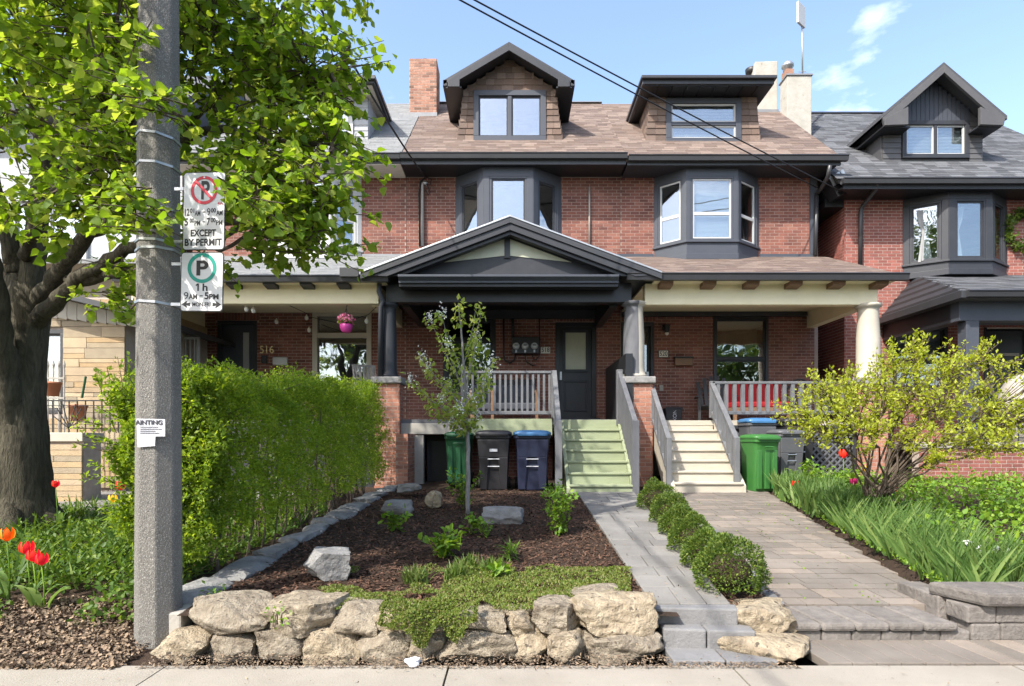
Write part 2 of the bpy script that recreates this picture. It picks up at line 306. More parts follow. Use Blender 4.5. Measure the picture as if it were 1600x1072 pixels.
 Ltree=leafmat('tree_leaf', (.12,.215,.024), (.2,.305,.04), (.33,.39,.075), .58), Lhedge=leafmat('hedge_leaf', (.15,.25,.03), (.21,.32,.04), (.33,.41,.06), .58), Lhedge2=leafmat('shaded_hedge_leaf', (.11,.18,.024), (.16,.24,.03), (.23,.31,.04), .55), Lgc=leafmat('ground_cover_leaf', (.05,.105,.018), (.085,.155,.024), (.16,.23,.035), .4),  # second hedge leaf: darker green stands for shade inside the hedge
 Lbox=leafmat('boxwood_leaf', (.045,.09,.014), (.09,.145,.022), (.2,.25,.045), .35), Lshr=leafmat('yellow_green_leaf', (.24,.30,.03), (.35,.40,.042), (.45,.48,.075), .5),
 Lgr=leafmat('fresh_green_leaf', (.09,.19,.022), (.15,.27,.03), (.24,.35,.04), .4), Liris=leafmat('iris_blade', (.075,.145,.036), (.115,.2,.05), (.2,.28,.08), .4),
 Lthy=leafmat('thyme_leaf', (.09,.14,.025), (.16,.22,.035), (.24,.21,.085), .35), Lbrz=leafmat('pale_leaf', (.2,.29,.05), (.29,.38,.075), (.38,.38,.11), .5), Lfar=leafmat('shade_tree_leaf', (.05,.09,.018), (.08,.13,.022), (.13,.19,.035), .35),
 Lshr2=leafmat('bronze_shrub_leaf', (.16,.15,.04), (.2,.2,.04), (.26,.22,.06), .4), Lgrass=leafmat('grass_blade', (.06,.11,.02), (.10,.16,.03), (.2,.22,.07), .3),
)
# ------------------------------------------------------------------ ground
def sheet(name, x0, x1, y0, y1, hf, m, nx=40, ny=40, kind='structure', parent=None):
    xs = np.linspace(x0, x1, nx); ys = np.linspace(y0, y1, ny)
    V = [(x, y, hf(x, y)) for y in ys for x in xs]
    Fc = np.array([(j*nx+i, j*nx+i+1, (j+1)*nx+i+1, (j+1)*nx+i) for j in range(ny-1) for i in range(nx-1)])
    o = fast(name, np.array(V), Fc, m, parent, True)
    if kind: tag(o, kind=kind)
    return o
def bumpy(x, y, a=.02, f=2.): return a*noise.noise(Vector((x*f, y*f, 3.1)))
o = sheet('ground', -400, 400, -300, 900, lambda x, y: -.32, M['asphalt'], 12, 12)
o = MB().box(-60, 60, -9, 1.72, -.3, -.13).build('road', M['asphalt']); tag(o, kind='structure')
cb = MB().box(-60, 60, 1.72, 1.9, -.3, .0).build('kerb', M['concrete'], bevel=.02); tag(cb, kind='structure')
sw = MB().box(-60, 60, 1.905, 3.78, -.3, -.035).build('sidewalk', M['soil']); tag(sw, kind='structure')
pieces('slab', [(-2.15+1.75*k+.875, 2.843, -.05, 1.738, 1.865, .1+.003*random.random(), 0, 0, random.uniform(-.001, .001)) for k in range(-6, 7)], M['concrete'], sw)
def drl(y): return 1.93+(y-4.3)*.155 if y < 7 else 2.35+(y-7)*.1
def drr(y): return 3.22+(y-4.3)*.20
# yards: one sheet of soil that climbs gently to the houses
def hyard(x, y):
    if x < -2.35:
        t = min(1, max(0, (y-3.75)/1.5)); base = .0+.22*t*t*(3-2*t)
        h = base+max(0, y-5.25)*.038
    else: h = zb(y)-.02
    return h+bumpy(x, y)
def patch(name, x0, x1, y0, y1, m, nx, ny, hf=hyard): return sheet(name, x0, x1, y0, y1, hf, m, nx, ny)
patch('planting_soil', -14, -2.2, 3.77, 14.4, M['soil'], 60, 60, lambda x, y: hyard(min(x, -2.4), y)-.02)
patch('mulch_bed', -2.26, 1.12, 4.08, 14.4, M['soil'], 40, 70)
def hright(x, y):
    if drl(y)-.04 < x < drr(y)+.04: return zdr(y)-.12
    return (zb(y)-.05 if x < drl(y) else zdr(y)+.01+.09*min(1, (x-drr(y))/.5))+bumpy(x, y)
patch('garden_soil', 1.12, 9.5, 4.3, 14.4, M['soil'], 150, 60, hright)
# front path of slabs in long courses, with two stone steps to the sidewalk
path = MB()
path.add([(.95, 4.27, zb(4.27)-.04), (1.52, 4.27, zb(4.27)-.04), (2.12, 10.62, zb(10.62)-.04), (1.1, 10.62, zb(10.62)-.04)], [(0, 1, 2, 3)])
path = path.build('front_path', M['soil']); tag(path, kind='structure')
def quadslab(name, pts, top, th, m, parent, g=.006, bev=.006):
    c = Vector((sum(p[0] for p in pts)/len(pts), sum(p[1] for p in pts)/len(pts)))
    q = []
    for p in pts:
        d = Vector(p)-c; q.append(tuple(c+d*(1-g/max(.05, d.length))))
    mb = MB(); n = len(q)
    vs = [(x, y, top(x, y)-th) for x, y in q]+[(x, y, top(x, y)) for x, y in q]
    mb.add(vs, [tuple(range(n))[::-1], tuple(range(n, 2*n))]+[(i, (i+1) % n, (i+1) % n+n, i+n) for i in range(n)])
    return mb.build(name, m, parent, bevel=bev)
y = 4.25; k = 0
while y < 10.55:
    dy = random.choice((.32, .42, .52)); y2 = min(10.6, y+dy)
    if 10.6-y2 < .2: y2 = 10.6
    l0, l1 = .97+(y-4.25)*.022, .97+(y2-4.25)*.022; r0, r1 = 1.52+(y-4.25)*.092, 1.52+(y2-4.25)*.092
    cuts = sorted([0, 1]+([.30+.15*(k % 3)] if k % 2 or random.random() < .5 else [.36, .7])); k += 1
    for a, b in zip(cuts[:-1], cuts[1:]):
        dz = random.uniform(0, .005)
        quadslab('slab', [(l0+(r0-l0)*a, y), (l0+(r0-l0)*b, y), (l1+(r1-l1)*b, y2), (l1+(r1-l1)*a, y2)], lambda x, y: zb(y)+.01+dz, .06, M['slab'], path)
    y = y2
quadslab('step', [(.92, 4.18), (1.53, 4.13), (1.56, 4.262), (.94, 4.262)], lambda x, y: .252, .125, M['bluestone'], path, .002, .012)
quadslab('step', [(1.0, 4.05), (1.28, 4.02), (1.29, 4.40), (1.0, 4.40)], lambda x, y: .145, .15, M['bluestone'], path, .003, .012)
quadslab('step', [(1.285, 4.02), (1.60, 4.0), (1.62, 4.40), (1.29, 4.40)], lambda x, y: .143, .15, M['bluestone'], path, .003, .012)
quadslab('step', [(1.0, 3.80), (1.33, 3.80), (1.33, 4.1), (1.0, 4.1)], lambda x, y: .022, .08, M['bluestone'], path, .003, .008)
quadslab('step', [(1.335, 3.80), (1.66, 3.80), (1.66, 4.1), (1.335, 4.1)], lambda x, y: .02, .08, M['bluestone'], path, .003, .008)
# paved drive of 520: mixed rectangular pavers, bull-nosed front course on a block riser, apron
drive = MB()
drive.add([(1.85, 4.25, zdr(4.25)-.075), (3.4, 4.25, zdr(4.25)-.075), (4.95, 11.3, zdr(11.3)-.075), (2.5, 11.3, zdr(11.3)-.075)], [(0, 1, 2, 3)])
drive = drive.build('paved_drive', M['soil']); tag(drive, kind='structure')
bx = []; y = 4.58; row = 0; th = math.atan(.038)
while y < 11.2:
    h = (.155, .235, .155, .31)[row % 4]; x = drl(y)+random.uniform(0, .08); xr = drr(y)
    while x < xr-.04:
        wd = random.choice((.155, .235, .31)); wd = min(wd, xr-x)
        if h == .31 and wd < .3 and random.random() < .7:
            for q in (0, 1): bx.append((x+wd/2, y+.0775+q*.155, zdr(y+.0775+q*.155)-.035+random.uniform(-.002, .003), wd-.007, .148, .07, th, 0, random.uniform(-.008, .008)))
        else: bx.append((x+wd/2, y+h/2, zdr(y+h/2)-.035+random.uniform(-.002, .003), wd-.007, h-.007, .07, th, 0, random.uniform(-.008, .008)))
        x += wd
    y += h; row += 1
pieces('paver', bx, M['paver'], drive, 300, 'far_pavers')
x = 1.87; k = 0
while x < 2.92:                                            # front caps
    wd = .235; sk = -.055
    quadslab('cap_block', [(x+.02, 4.17), (x+wd+.02, 4.17), (x+wd+sk, 4.575), (x+sk, 4.575)], lambda x, y: .143+(y-4.17)*.045, .06, M['block'], drive, .003, .022); x += wd
x = 1.93
while x < 3.0:
    MB().box(x, x+.2, 4.2+random.uniform(-.004, .004), 4.4, -.02, .082).build('riser_block', M['block'], drive, bevel=.012); x += .206
for k in range(7): MB(Matrix.Translation((drl(4.62+k*.62)-.045, 4.62+k*.62, zdr(4.62+k*.62)+.01)) @ Matrix.Rotation(-.15, 4, 'Z')).box(-.045, .045, -.3, .3, -.1, .07).build('kerb_stone', M['bluestone'], drive, bevel=.015)
x = 1.95; xs = []
while x < 9:
    quadslab('apron_paver', [(x+.02, 3.79), (x+.17, 3.79), (x+.11, 4.21), (x-.04, 4.21)], lambda x, y: .012+(y-3.8)*.02, .06, M['paver'], drive, .003, .006); x += .153
# low block wall in front of the right hand garden
gw = thing('low_block_wall', 'low grey split-face block wall with thick capstones in front of the irises', 'wall', (4.6, 4.3, 0))
for c in range(2):
    x = 3.17-(.03 if c else 0)
    while x < 9:
        MB().box(x, x+.2, 4.2+.004*c+random.uniform(-.004, .004), 4.42, .012+.122*c, .13+.122*c).build('block', M['block'], gw, bevel=.012); x += .206
for k in range(2): MB().box(3.1, 3.29, 4.44+.24*k, 4.44+.235+.24*k, .05, .262).build('block', M['block'], gw, bevel=.012)
x = 3.17
for k in range(12):
    quadslab('capstone', [(x+.05, 4.14), (x+.46, 4.14), (x+.40, 4.52), (x-.04 if k else x-.1, 4.52)], lambda x, y: .355, .095, M['block'], gw, .004, .025); x += .43

# ------------------------------------------------------------------ house building blocks
BL, BH, JT = .205, .0625, .0115
def bricks_on(out, u0, u1, z0, z1, pos, openings=(), axis='x', face=-1, d=.0035):
    """running bond on the plane y=pos (axis x) or x=pos (axis y); face: side the bricks stand proud of"""
    r = 0; z = z0
    while z+BH <= z1+.02:
        u = math.floor(u0/(BL+JT))*(BL+JT)-(BL+JT)/2*(r % 2)
        while u < u1:
            segs = [(max(u, u0), min(u+BL, u1))]
            for a, b, c, e in openings:
                if z+BH > c+.01 and z < e-.01:
                    ns_ = []
                    for s, t in segs:
                        if t <= a or s >= b: ns_.append((s, t))
                        else:
                            if s < a: ns_.append((s, a))
                            if t > b: ns_.append((b, t))
                    segs = ns_
            for s, t in segs:
                if t-s > .025:
                    dd = d+random.uniform(-.001, .0015)
                    if axis == 'x': out.append(((s+t)/2, pos+face*dd/2, z+BH/2, t-s, dd, BH))
                    else: out.append((pos+face*dd/2, (s+t)/2, z+BH/2, dd, t-s, BH))
            u += BL+JT
        z += BH+JT; r += 1
def soldier(out, a, b, z, y, h=.2):
    n = int((b-a)/.075); w_ = (b-a)/n
    for k in range(n): out.append((a+w_*(k+.5), y-.004, z+h/2, w_-.011, .012, h))
def wall_panel(parent, x0, x1, z0, z1, y0, y1, openings, m):
    xs = sorted({x0, x1}|{v for o in openings for v in o[:2] if x0 < v < x1}); zs = sorted({z0, z1}|{v for o in openings for v in o[2:] if z0 < v < z1})
    mb = MB()
    for i in range(len(xs)-1):
        run = None
        for j in range(len(zs)-1):
            cx, cz = (xs[i]+xs[i+1])/2, (zs[j]+zs[j+1])/2
            inside = any(o[0] < cx < o[1] and o[2] < cz < o[3] for o in openings)
            if not inside: run = [zs[j], zs[j+1]] if run is None else [run[0], zs[j+1]]
            if inside and run: mb.box(xs[i], xs[i+1], y0, y1, *run); run = None
        if run: mb.box(xs[i], xs[i+1], y0, y1, *run)
    return mb.build('wall', m, parent)
def roof_shingles(out, x0, x1, ye, ze, tan, length, ok=None, ex=.14, wd=.3):
    a = math.atan(tan); n = int(length/ex)
    for r in range(n):
        s = (r+.5)*ex; x = x0-random.uniform(0, wd)
        while x < x1:
            a0, a1 = max(x, x0), min(x+wd, x1); x += wd
            if a1-a0 < .03: continue
            cy, cz = ye+s*math.cos(a), ze+s*math.sin(a)
            if ok and not ok((a0+a1)/2, cy, cz): continue
            out.append(((a0+a1)/2, cy-math.sin(a)*.009, cz+math.cos(a)*.009, a1-a0-.004, ex*1.12, .009+.006*random.random(), a-.03, 0, 0))
def frame_rect(mb, x0, x1, z0, z1, y0, y1, w_):
    mb.box(x0, x1, y0, y1, z1-w_, z1); mb.box(x0, x1, y0, y1, z0, z0+w_)
    mb.box(x0, x0+w_, y0, y1, z0+w_, z1-w_); mb.box(x1-w_, x1, y0, y1, z0+w_, z1-w_)
def window(parent, x0, x1, z0, z1, y, fm, gm, fw=.08, vm=(), hm=(), sm=None, sw_=.035, T=None, blind=None, name='window', d0=-.03):
    """frame at local depth y (negative is outwards); vm/hm: mullions as fractions; each light has a sash and a pane"""
    mb = MB(T); frame_rect(mb, x0, x1, z0, z1, y+d0, y+.1, fw)
    a0, a1, c0, c1 = x0+fw, x1-fw, z0+fw, z1-fw; mw = fw*.7
    xs = [a0]+[a0+(a1-a0)*v for v in vm]+[a1]; zs = [c0]+[c0+(c1-c0)*v for v in hm]+[c1]
    for v in xs[1:-1]: mb.box(v-mw/2, v+mw/2, y+d0*.5, y+.09, c0, c1)
    for v in zs[1:-1]:
        for i in range(len(xs)-1): mb.box(xs[i]+(mw/2 if i else 0), xs[i+1]-(mw/2 if i < len(xs)-2 else 0), y+d0*.4, y+.085, v-mw/2, v+mw/2)
    w_ = mb.build(name, fm, parent, bevel=.006)
    for i in range(len(xs)-1):
        for j in range(len(zs)-1):
            p0, p1 = xs[i]+(mw/2 if i else 0), xs[i+1]-(mw/2 if i < len(xs)-2 else 0); q0, q1 = zs[j]+(mw/2 if j else 0), zs[j+1]-(mw/2 if j < len(zs)-2 else 0)
            s = MB(T); frame_rect(s, p0, p1, q0, q1, y+.02, y+.07, sw_); s.build('sash', sm or fm, w_)
            MB(T).box(p0+sw_, p1-sw_, y+.04, y+.046, q0+sw_, q1-sw_).build('pane', gm, w_)
    if blind:
        bl = MB(T); bz0 = c0+(c1-c0)*blind[0]; bz1 = c0+(c1-c0)*blind[1]; n = max(2, int((bz1-bz0)/.035))
        for k in range(n):
            zz = bz0+(bz1-bz0)*k/n; bl.add([(a0, y+.12, zz), (a1, y+.12, zz), (a1, y+.14, zz+(bz1-bz0)/n), (a0, y+.14, zz+(bz1-bz0)/n)], [(0, 1, 2, 3)])
        tag(bl.build('blind', M['blind'], w_), kind='stuff')
    return w_
def face_T(a, b):
    a, b = Vector(a), Vector(b); d = b-a
    return Matrix.Translation((a.x, a.y, 0)) @ Matrix.Rotation(math.atan2(d.y, d.x), 4, 'Z'), d.length
def bay(parent, a, b, c, d, yw, p, z0, z1, zs, zt, m, gm, sm=None, hm=(), mhm=None, post=.09, blind=None, low=None, sidehm=None):
    mb = MB(); base = [(a, yw), (b, yw-p), (c, yw-p), (d, yw)]
    mb.prismz(base, z0, z0+.05); mb.prismz([(x, y+.03) for x, y in base], zt+.02, z1)
    frames = []
    for (q0, q1) in zip(base[:-1], base[1:]):
        T, ln = face_T(q0, q1); f = MB(T)
        f.box(0, ln, 0, .05, z0+.05, zs); f.box(-.02, ln+.02, -.045, .05, zs-.05, zs); f.box(0, ln, 0, .06, zt, z1)
        f.box(-.005, ln+.005, -.02, .0, z0, z0+.14)
        f.box(0, post, -.012, .06, zs, zt); f.box(ln-post, ln, -.012, .06, zs, zt)
        mb.v, mb.f = mb.v, mb.f; o_ = len(mb.v); mb.v += f.v; mb.f += [tuple(i+o_ for i in q) for q in f.f]; frames.append((T, ln))
    root = mb.build('bay_window', m, parent, bevel=.008)
    for k, (T, ln) in enumerate(frames):
        hh = (sidehm if sidehm is not None else hm) if k != 1 else hm
        sash = MB(T); x0, x1 = post, ln-post; frame_rect(sash, x0, x1, zs, zt, .0, .07, .05)
        a0, a1, c0, c1 = x0+.05, x1-.05, zs+.05, zt-.05; zz = [c0]+[c0+(c1-c0)*v for v in hh]+[c1]
        sash.build('window_frame', m, root, bevel=.005)
        for q0, q1 in zip(zz[:-1], zz[1:]):
            s = MB(T); frame_rect(s, a0, a1, q0, q1, .025, .065, .035); s.build('sash', sm or m, root)
            MB(T).box(a0+.03, a1-.03, .042, .047, q0+.03, q1-.03).build('pane', gm, root)
        if blind and blind[k]:
            bl = MB(T); b0, b1 = blind[k]; bz0, bz1 = c0+(c1-c0)*b0, c0+(c1-c0)*b1; n = max(2, int((bz1-bz0)/.03))
            for i in range(n):
                z_ = bz0+(bz1-bz0)*i/n; bl.add([(a0, .12, z_), (a1, .12, z_), (a1, .14, z_+(bz1-bz0)/n), (a0, .14, z_+(bz1-bz0)/n)], [(0, 1, 2, 3)])
            tag(bl.build('blind', M['blind'], root), kind='stuff')
    return root
def shell(h, x0, x1, zr, tan, ye, ze, yr, yw=14.6, ztop=7.75, m=None):
    """side walls, back wall, floors and roof slabs of a house; everything behind the front wall"""
    yb = 23.5; sd = MB()
    for xa, xb in ((x0+.015, x0+.2), (x1-.2, x1-.015)):
        sd.prismx([(yw+.2, .2), (yb, .2), (yb, ztop-.4), (yr, zr-.35), (yw+.2, ztop)], xa, xb)
    sd.box(x0+.2, x1-.2, yb-.2, yb, .2, ztop-.4); sd.build('side_walls', m or M['mortar'], h)
    fl = MB(); fl.box(x0+.2, x1-.2, yw+.2, yb-.2, 1.6, 1.75); fl.box(x0+.2, x1-.2, yw+.2, yb-.2, 4.75, 4.95); fl.box(x0+.2, x1-.2, yw+.2, yb-.2, ztop-.12, ztop+.02)
    fl.box(x0+.2, x1-.2, yw+4.5, yw+4.6, 1.75, ztop-.12); fl.build('interior', M['room'], h)
    rf = MB(); rf.prismx([(ye, ze-.12), (ye, ze), (yr, zr), (yb+.4, ze-.3), (yb+.4, ze-.45), (yr, zr-.16)], x0, x1)
    return rf
def gutter(h, x0, x1, y, z, m, hgt=.13, dep=.12):
    g = MB(); g.prismx([(y-dep, z), (y-dep-.02, z-.02), (y-dep, z-.045), (y-dep+.02, z-hgt), (y, z-hgt), (y, z)], x0, x1)
    return g.build('gutter', m, h)
def column(parent, x, y, z0, z1, r, m, name='column'):
    return MB().lathe((x, y, 0), [(r*1.22, z0), (r*1.22, z0+.05), (r*1.1, z0+.07), (r*1.03, z0+.12), (r, z0+.2), (r*.98, z0+.55*(z1-z0)), (r*.84, z1-.14), (r*.86, z1-.09), (r*1.0, z1-.07), (r*1.12, z1-.045), (r*1.12, z1)], 24).build(name, m, parent, True)
def pier(parent, x0, x1, y0, y1, z0, z1, bm=None, cap=True, name='pier', capm=None):
    o = MB().box(x0+.02, x1-.02, y0+.02, y1-.02, z0, z1).build(name, M['mortarl'], parent); b = []
    bricks_on(b, x0, x1, z0, z1, y0+.02, (), 'x', -1); bricks_on(b, y0+.02, y1, z0+.0, z1, x0+.02, (), 'y', -1); bricks_on(b, y0+.02, y1, z0, z1, x1-.02, (), 'y', 1)
    pieces('brick', b, bm or M['brickp'], o, 150)
    if cap: MB().box(x0-.05, x1+.05, y0-.05, y1+.05, z1, z1+.13).build('capstone', capm or M['cap'], parent, bevel=.02)
    return o
def railing(parent, a, b, za, zb_, n, m, posts=(1, 1), name='railing', pw=.09, bw=.045, lowrail=.1, pza=None, pzb=None):
    """a,b: (x,y,ztop); za,zb_: floor under each end"""
    a, b = Vector(a), Vector(b); mb = MB(); d = (b-a); mb.bar(a, b, .09, .05); 
    la, lb = Vector((a.x, a.y, za+lowrail)), Vector((b.x, b.y, zb_+lowrail)); mb.bar(la, lb, .05, .07)
    root = mb.build(name, m, parent, bevel=.006)
    for k in range(n):
        t = (k+.7)/(n+.4); p = la.lerp(lb, t); q = a.lerp(b, t); MB().box(p.x-bw/2, p.x+bw/2, p.y-bw/2, p.y+bw/2, p.z, q.z-.02).build('baluster', m, root)
    for use, p, z_ in ((posts[0], a, za if pza is None else pza), (posts[1], b, zb_ if pzb is None else pzb)):
        if use: MB().box(p.x-pw/2, p.x+pw/2, p.y-pw/2, p.y+pw/2, z_, p.z+.03).build('post', m, root, bevel=.006)
    return root
def stairs(root, x0, x1, yt, yb, zt, zbm, n, m):
    rise = (zt-zbm)/n; run = (yt-yb)/(n-1) if n > 1 else .3
    for k in range(n):                                   # k=0 bottom
        yf = yb+run*k; z_ = zbm+rise*(k+1)
        MB().box(x0+.02, x1-.02, yf+.03, yf+.05, z_-rise, z_-.035).build('riser', m, root)
        if k < n-1: MB().box(x0, x1, yf, yf+run+.04, z_-.035, z_+random.uniform(0, .002)).build('tread', m, root, bevel=.008)
    for xa, xb in ((x0-.045, x0+.018), (x1-.018, x1+.045)):
        st = MB(); st.prismx([(yb+.02, zbm-.1), (yb+.02, zbm+rise*.7), (yt-.02, zt-.04), (yt-.02, zt-.4), (yb+.5, zbm-.1)], xa, xb)
        st.build('stringer', m, root)
def text(name, s, size, loc, m, parent, rx=90, rz=0, ry=0, off=.0, xs=1., align='CENTER', T=None):
    cu = bpy.data.curves.new(name, 'FONT'); cu.body = s; cu.size = size; cu.align_x = align; cu.align_y = 'CENTER'; cu.extrude = .0008; cu.offset = off
    ob = bpy.data.objects.new('t', cu); col.objects.link(ob); bpy.context.view_layer.update()
    me = bpy.data.meshes.new_from_object(ob.evaluated_get(bpy.context.evaluated_depsgraph_get())); bpy.data.objects.remove(ob); bpy.data.curves.remove(cu)
    me.materials.clear(); me.materials.append(m)
    me.transform(Matrix.Translation(loc) @ Matrix.Rotation(R(rz), 4, 'Z') @ Matrix.Rotation(R(ry), 4, 'Y') @ Matrix.Rotation(R(rx), 4, 'X') @ Matrix.Diagonal((xs, 1, 1, 1)))
    if T is not None: me.transform(T)
    o = bpy.data.objects.new(name, me); return link(o, parent)
YW, YP, YE = 14.6, 12.2, 13.9
TAN = .86
# ------------------------------------------------------------------ house 518 (dark trim, black gabled porch)
XL, XR = -2.57, 2.57
h8 = thing('brick_house', 'red brick row house with black gabled porch, pointed brown dormer and green steps', 'house', (0, 14, .4))
op = [(-1.69, -.42, 2.55, 4.37), (1.01, 2.0, 1.85, 4.24), (-1.28, 1.05, 5.7, 7.75)]
wl = wall_panel(h8, XL+.002, XR-.002, .3, 7.75, YW, YW+.2, op, M['mortar'])
b = []; bricks_on(b, XL+.003, XR-.003, 1.2, 7.75, YW, op+[(-1.74, -.37, 4.37, 4.6), (.96, 2.05, 4.24, 4.46)]); soldier(b, -1.74, -.37, 4.38, YW); soldier(b, .96, 2.05, 4.25, YW)
pieces('brick', b, M['brick'], wl)
rf = shell(h8, XL, XR, 11.25, TAN, YE, 7.9, 17.8)
rf = rf.build('roof', M['shb'], h8); b = []
roof_shingles(b, XL+.01, XR, YE-.02, 7.905, TAN, 5.1); pieces('shingle', b, M['shb'], rf)
MB().prismx([(17.6, 11.2), (17.8, 11.33), (18.0, 11.2)], XL, XR).build('ridge_flashing', M['flash'], h8)
sf = MB().box(XL+.002, XR+.0, YE, YW-.002, 7.72, 7.78)
sf.build('soffit', M['black'], h8); MB().box(XL, XR, YE-.02, YE+.02, 7.7, 7.9).build('fascia', M['gutter'], h8); gutter(h8, XL, XR+.02, YE-.02, 7.93, M['gutter'])
bay(h8, -1.38, -.69, .46, 1.15, YW, .55, 5.5, 7.72, 5.95, 7.5, M['trim'], M['g_up'], post=.14, sm=M['trim2'])
MB().box(XL, -1.4, YW-.05, YW+.02, 5.74, 5.86).build('apron_flashing', M['trim'], h8); MB().box(1.17, XR, YW-.05, YW+.02, 5.74, 5.86).build('apron_flashing', M['trim'], h8)
# dormer: front wall with hole, flared shingled cheeks, gabled roof
yd = 14.85; dw = MB()
dop = (-.97, .80, 8.68, 9.92)
dw.box(-1.22, -.97, yd, yd+.1, 8.4, 9.95); dw.box(.80, 1.05, yd, yd+.1, 8.4, 9.95); dw.box(-.97, .8, yd, yd+.1, 8.4, 8.68)
dw.prism([(-1.22, 9.95), (1.05, 9.95), (-.085, 10.7)], yd, yd+.1)
for xa, xb in ((-1.22, -1.16), (.99, 1.05)): dw.prismx([(yd+.1, 8.4), (yd+.1, 9.95), (17.0, 9.95)], xa, xb)
dw = dw.build('dormer', M['shw'], h8); b = []
for side in (-1, 1):
    for r in range(9):
        z_ = 8.62+r*.155; fl = .16*(1-r/8)**1.5; xi = -.97 if side < 0 else .80; xo = (-1.24-fl) if side < 0 else (1.07+fl)
        if r > 7: xo = -1.22 if side < 0 else 1.05
        xa, xb = min(xi, xo), max(xi, xo); mid = xa+(xb-xa)*random.uniform(.4, .6)
        for p0, p1 in ((xa, mid), (mid, xb)): b.append(((p0+p1)/2, yd-.03, z_, p1-p0-.006, .025, .165, -.12, 0, 0))
for r in range(5):
    z_ = 9.99+r*.15; hw = max(0, 1.13*(10.68-z_)/.75); x_ = -.085-hw
    while x_ < -.085+hw-.02:
        wd = min(random.uniform(.18, .3), -.085+hw-x_); b.append((x_+wd/2, yd-.02, z_, wd-.005, .02, .155, -.1, 0, 0)); x_ += wd
for side, xo in ((-1, -1.23), (1, 1.06)):
    for r in range(9):
        z_ = 8.7+r*.15; ya = yd; yb_ = min(17.2, YE+(z_-7.9)/TAN)
        y_ = ya
        while y_ < yb_-.05:
            ln = min(.26, yb_-y_); b.append((xo+side*(.17*(1-r/8)**1.5), y_+ln/2, z_, .02, ln-.006, .16, 0, side*.1, 0)); y_ += .26
pieces('shingle', b, M['shw'], dw)
window(h8, *dop, yd-.04, M['trim'], M['g_up'], .13, (.5,), (), M['trim2'], name='dormer_window')
dr = MB(); xl, xr, xm, ze, zp = -1.65, 1.44, -.1, 9.93, 10.84; y0 = yd-.45; t = .10
dr.prism([(xl, ze), (xm, zp), (xm, zp-t*1.2), (xl, ze-t)], y0, 17.3); dr.prism([(xm, zp), (xr, ze), (xr, ze-t), (xm, zp-t*1.2)], y0, 17.3)
dr = dr.build('dormer_roof', M['gutter'], h8)
fa = MB()
for s, xe in ((1, xl), (-1, xr)):
    fa.prism([(xe+s*.1, ze-.02), (xm, zp-.03), (xm, zp-.22), (xe+s*.1, ze-.17)][::s], y0-.03, y0+.02)
    fa.prism([(xe+s*.12, ze-.17), (xe+s*.38, ze-.17), (xe+s*.38, ze+.02), (xe+s*.12, ze-.05)][::s], y0-.035, y0+.03)
    fa.box(min(xe, xe+s*.06)-.02, max(xe, xe+s*.06)+.02, y0, 16.4, ze-.13, ze+.01)
fa.build('bargeboard', M['trim2'], h8, bevel=.004)
for s, xe in ((1, xl), (-1, xr)): MB().box(min(xe+s*.05, xe+s*.42), max(xe+s*.05, xe+s*.42), y0+.02, 16.4, ze-.17, ze-.14).build('soffit', M['black'], h8)
# porch: deck, black beam, gable with pale tympanum, returns
MB().box(-2.5, 2.55, YP, YW-.02, 1.72, 1.82).build('porch_deck', M['rail'], h8)
MB().box(-.95, .78, YP-.03, YP, 1.5, 1.83).build('deck_fascia', M['green'], h8, bevel=.005)
MB().box(.98, 2.1, YP-.03, YP, 1.5, 1.81).build('deck_fascia', M['green'], h8, bevel=.005)
MB().box(-2.25, -.9, YP-.02, YP+.1, 1.52, 1.74).build('lintel', M['lintel'], h8, bevel=.01)
MB().box(-1.0, .85, YP+1.0, YP+1.1, .3, 1.7).build('cellar_wall', M['mortar'], h8)
b = []; cw = h8.children[-1]; bricks_on(b, -1.0, .85, .4, 1.7, YP+1.0); pieces('brick', b, M['brick'], cw, 60)
lw = MB().box(-2.2, -1.98, YP-.8, YW, .3, 1.52).build('side_wall', M['mortar'], h8); b = []; bricks_on(b, YP-.8, YW, .35, 1.52, -1.98, (), 'y', 1); bricks_on(b, -2.2, -1.98, .35, 1.52, YP-.8); pieces('brick', b, M['brickp'], lw, 120)
MB().box(-1.98, -1.8, YP-.03, YP+.12, .3, 1.5).build('door_post', M['lintel'], h8)
cdr = MB().box(-1.8, -1.0, YP+.5, YP+.55, .3, 1.5).build('cellar_door', M['trim2'], h8); MB().box(-1.72, -1.08, YP+.47, YP+.5, .4, 1.4).build('door_panel', M['black'], cdr, bevel=.01)
MB().box(-2.53, 2.35, YP-.12, YP+.12, 4.14, 4.53).build('porch_beam', M['black'], h8, bevel=.01)
for xa in (-2.25, 1.95): MB().box(xa, xa+.16, YP+.12, YW-.03, 4.1, 4.45).build('porch_beam', M['black'], h8)
MB().box(-2.5, 2.4, YP+.12, YW-.03, 4.5, 4.54).build('porch_ceiling', M['black'], h8)
MB().box(-2.1, 1.95, YW-.14, YW-.03, 4.3, 4.5).build('cornice', M['trim2'], h8)
for k in range(7): x_ = -2.1+k*.685; MB().prismx([(YP-.32, 4.5), (YP-.12, 4.5), (YP-.12, 4.42), (YP-.3, 4.44)], x_-.07, x_+.07).build('rafter_tail', M['black'], h8)
yg = 11.68; g0, g1, gm_, gz, gp = -2.93, 2.85, -.06, 4.62, 5.7
gr = MB(); th_ = .1
gr.prism([(g0, gz), (gm_, gp), (gm_, gp-th_), (g0, gz-th_*.9)], yg, 14.55); gr.prism([(gm_, gp), (g1, gz), (g1, gz-th_*.9), (gm_, gp-th_)], yg, 14.55)
gr = gr.build('porch_roof', M['shg'], h8)
sl_ = math.atan2(gp-gz, gm_-g0)
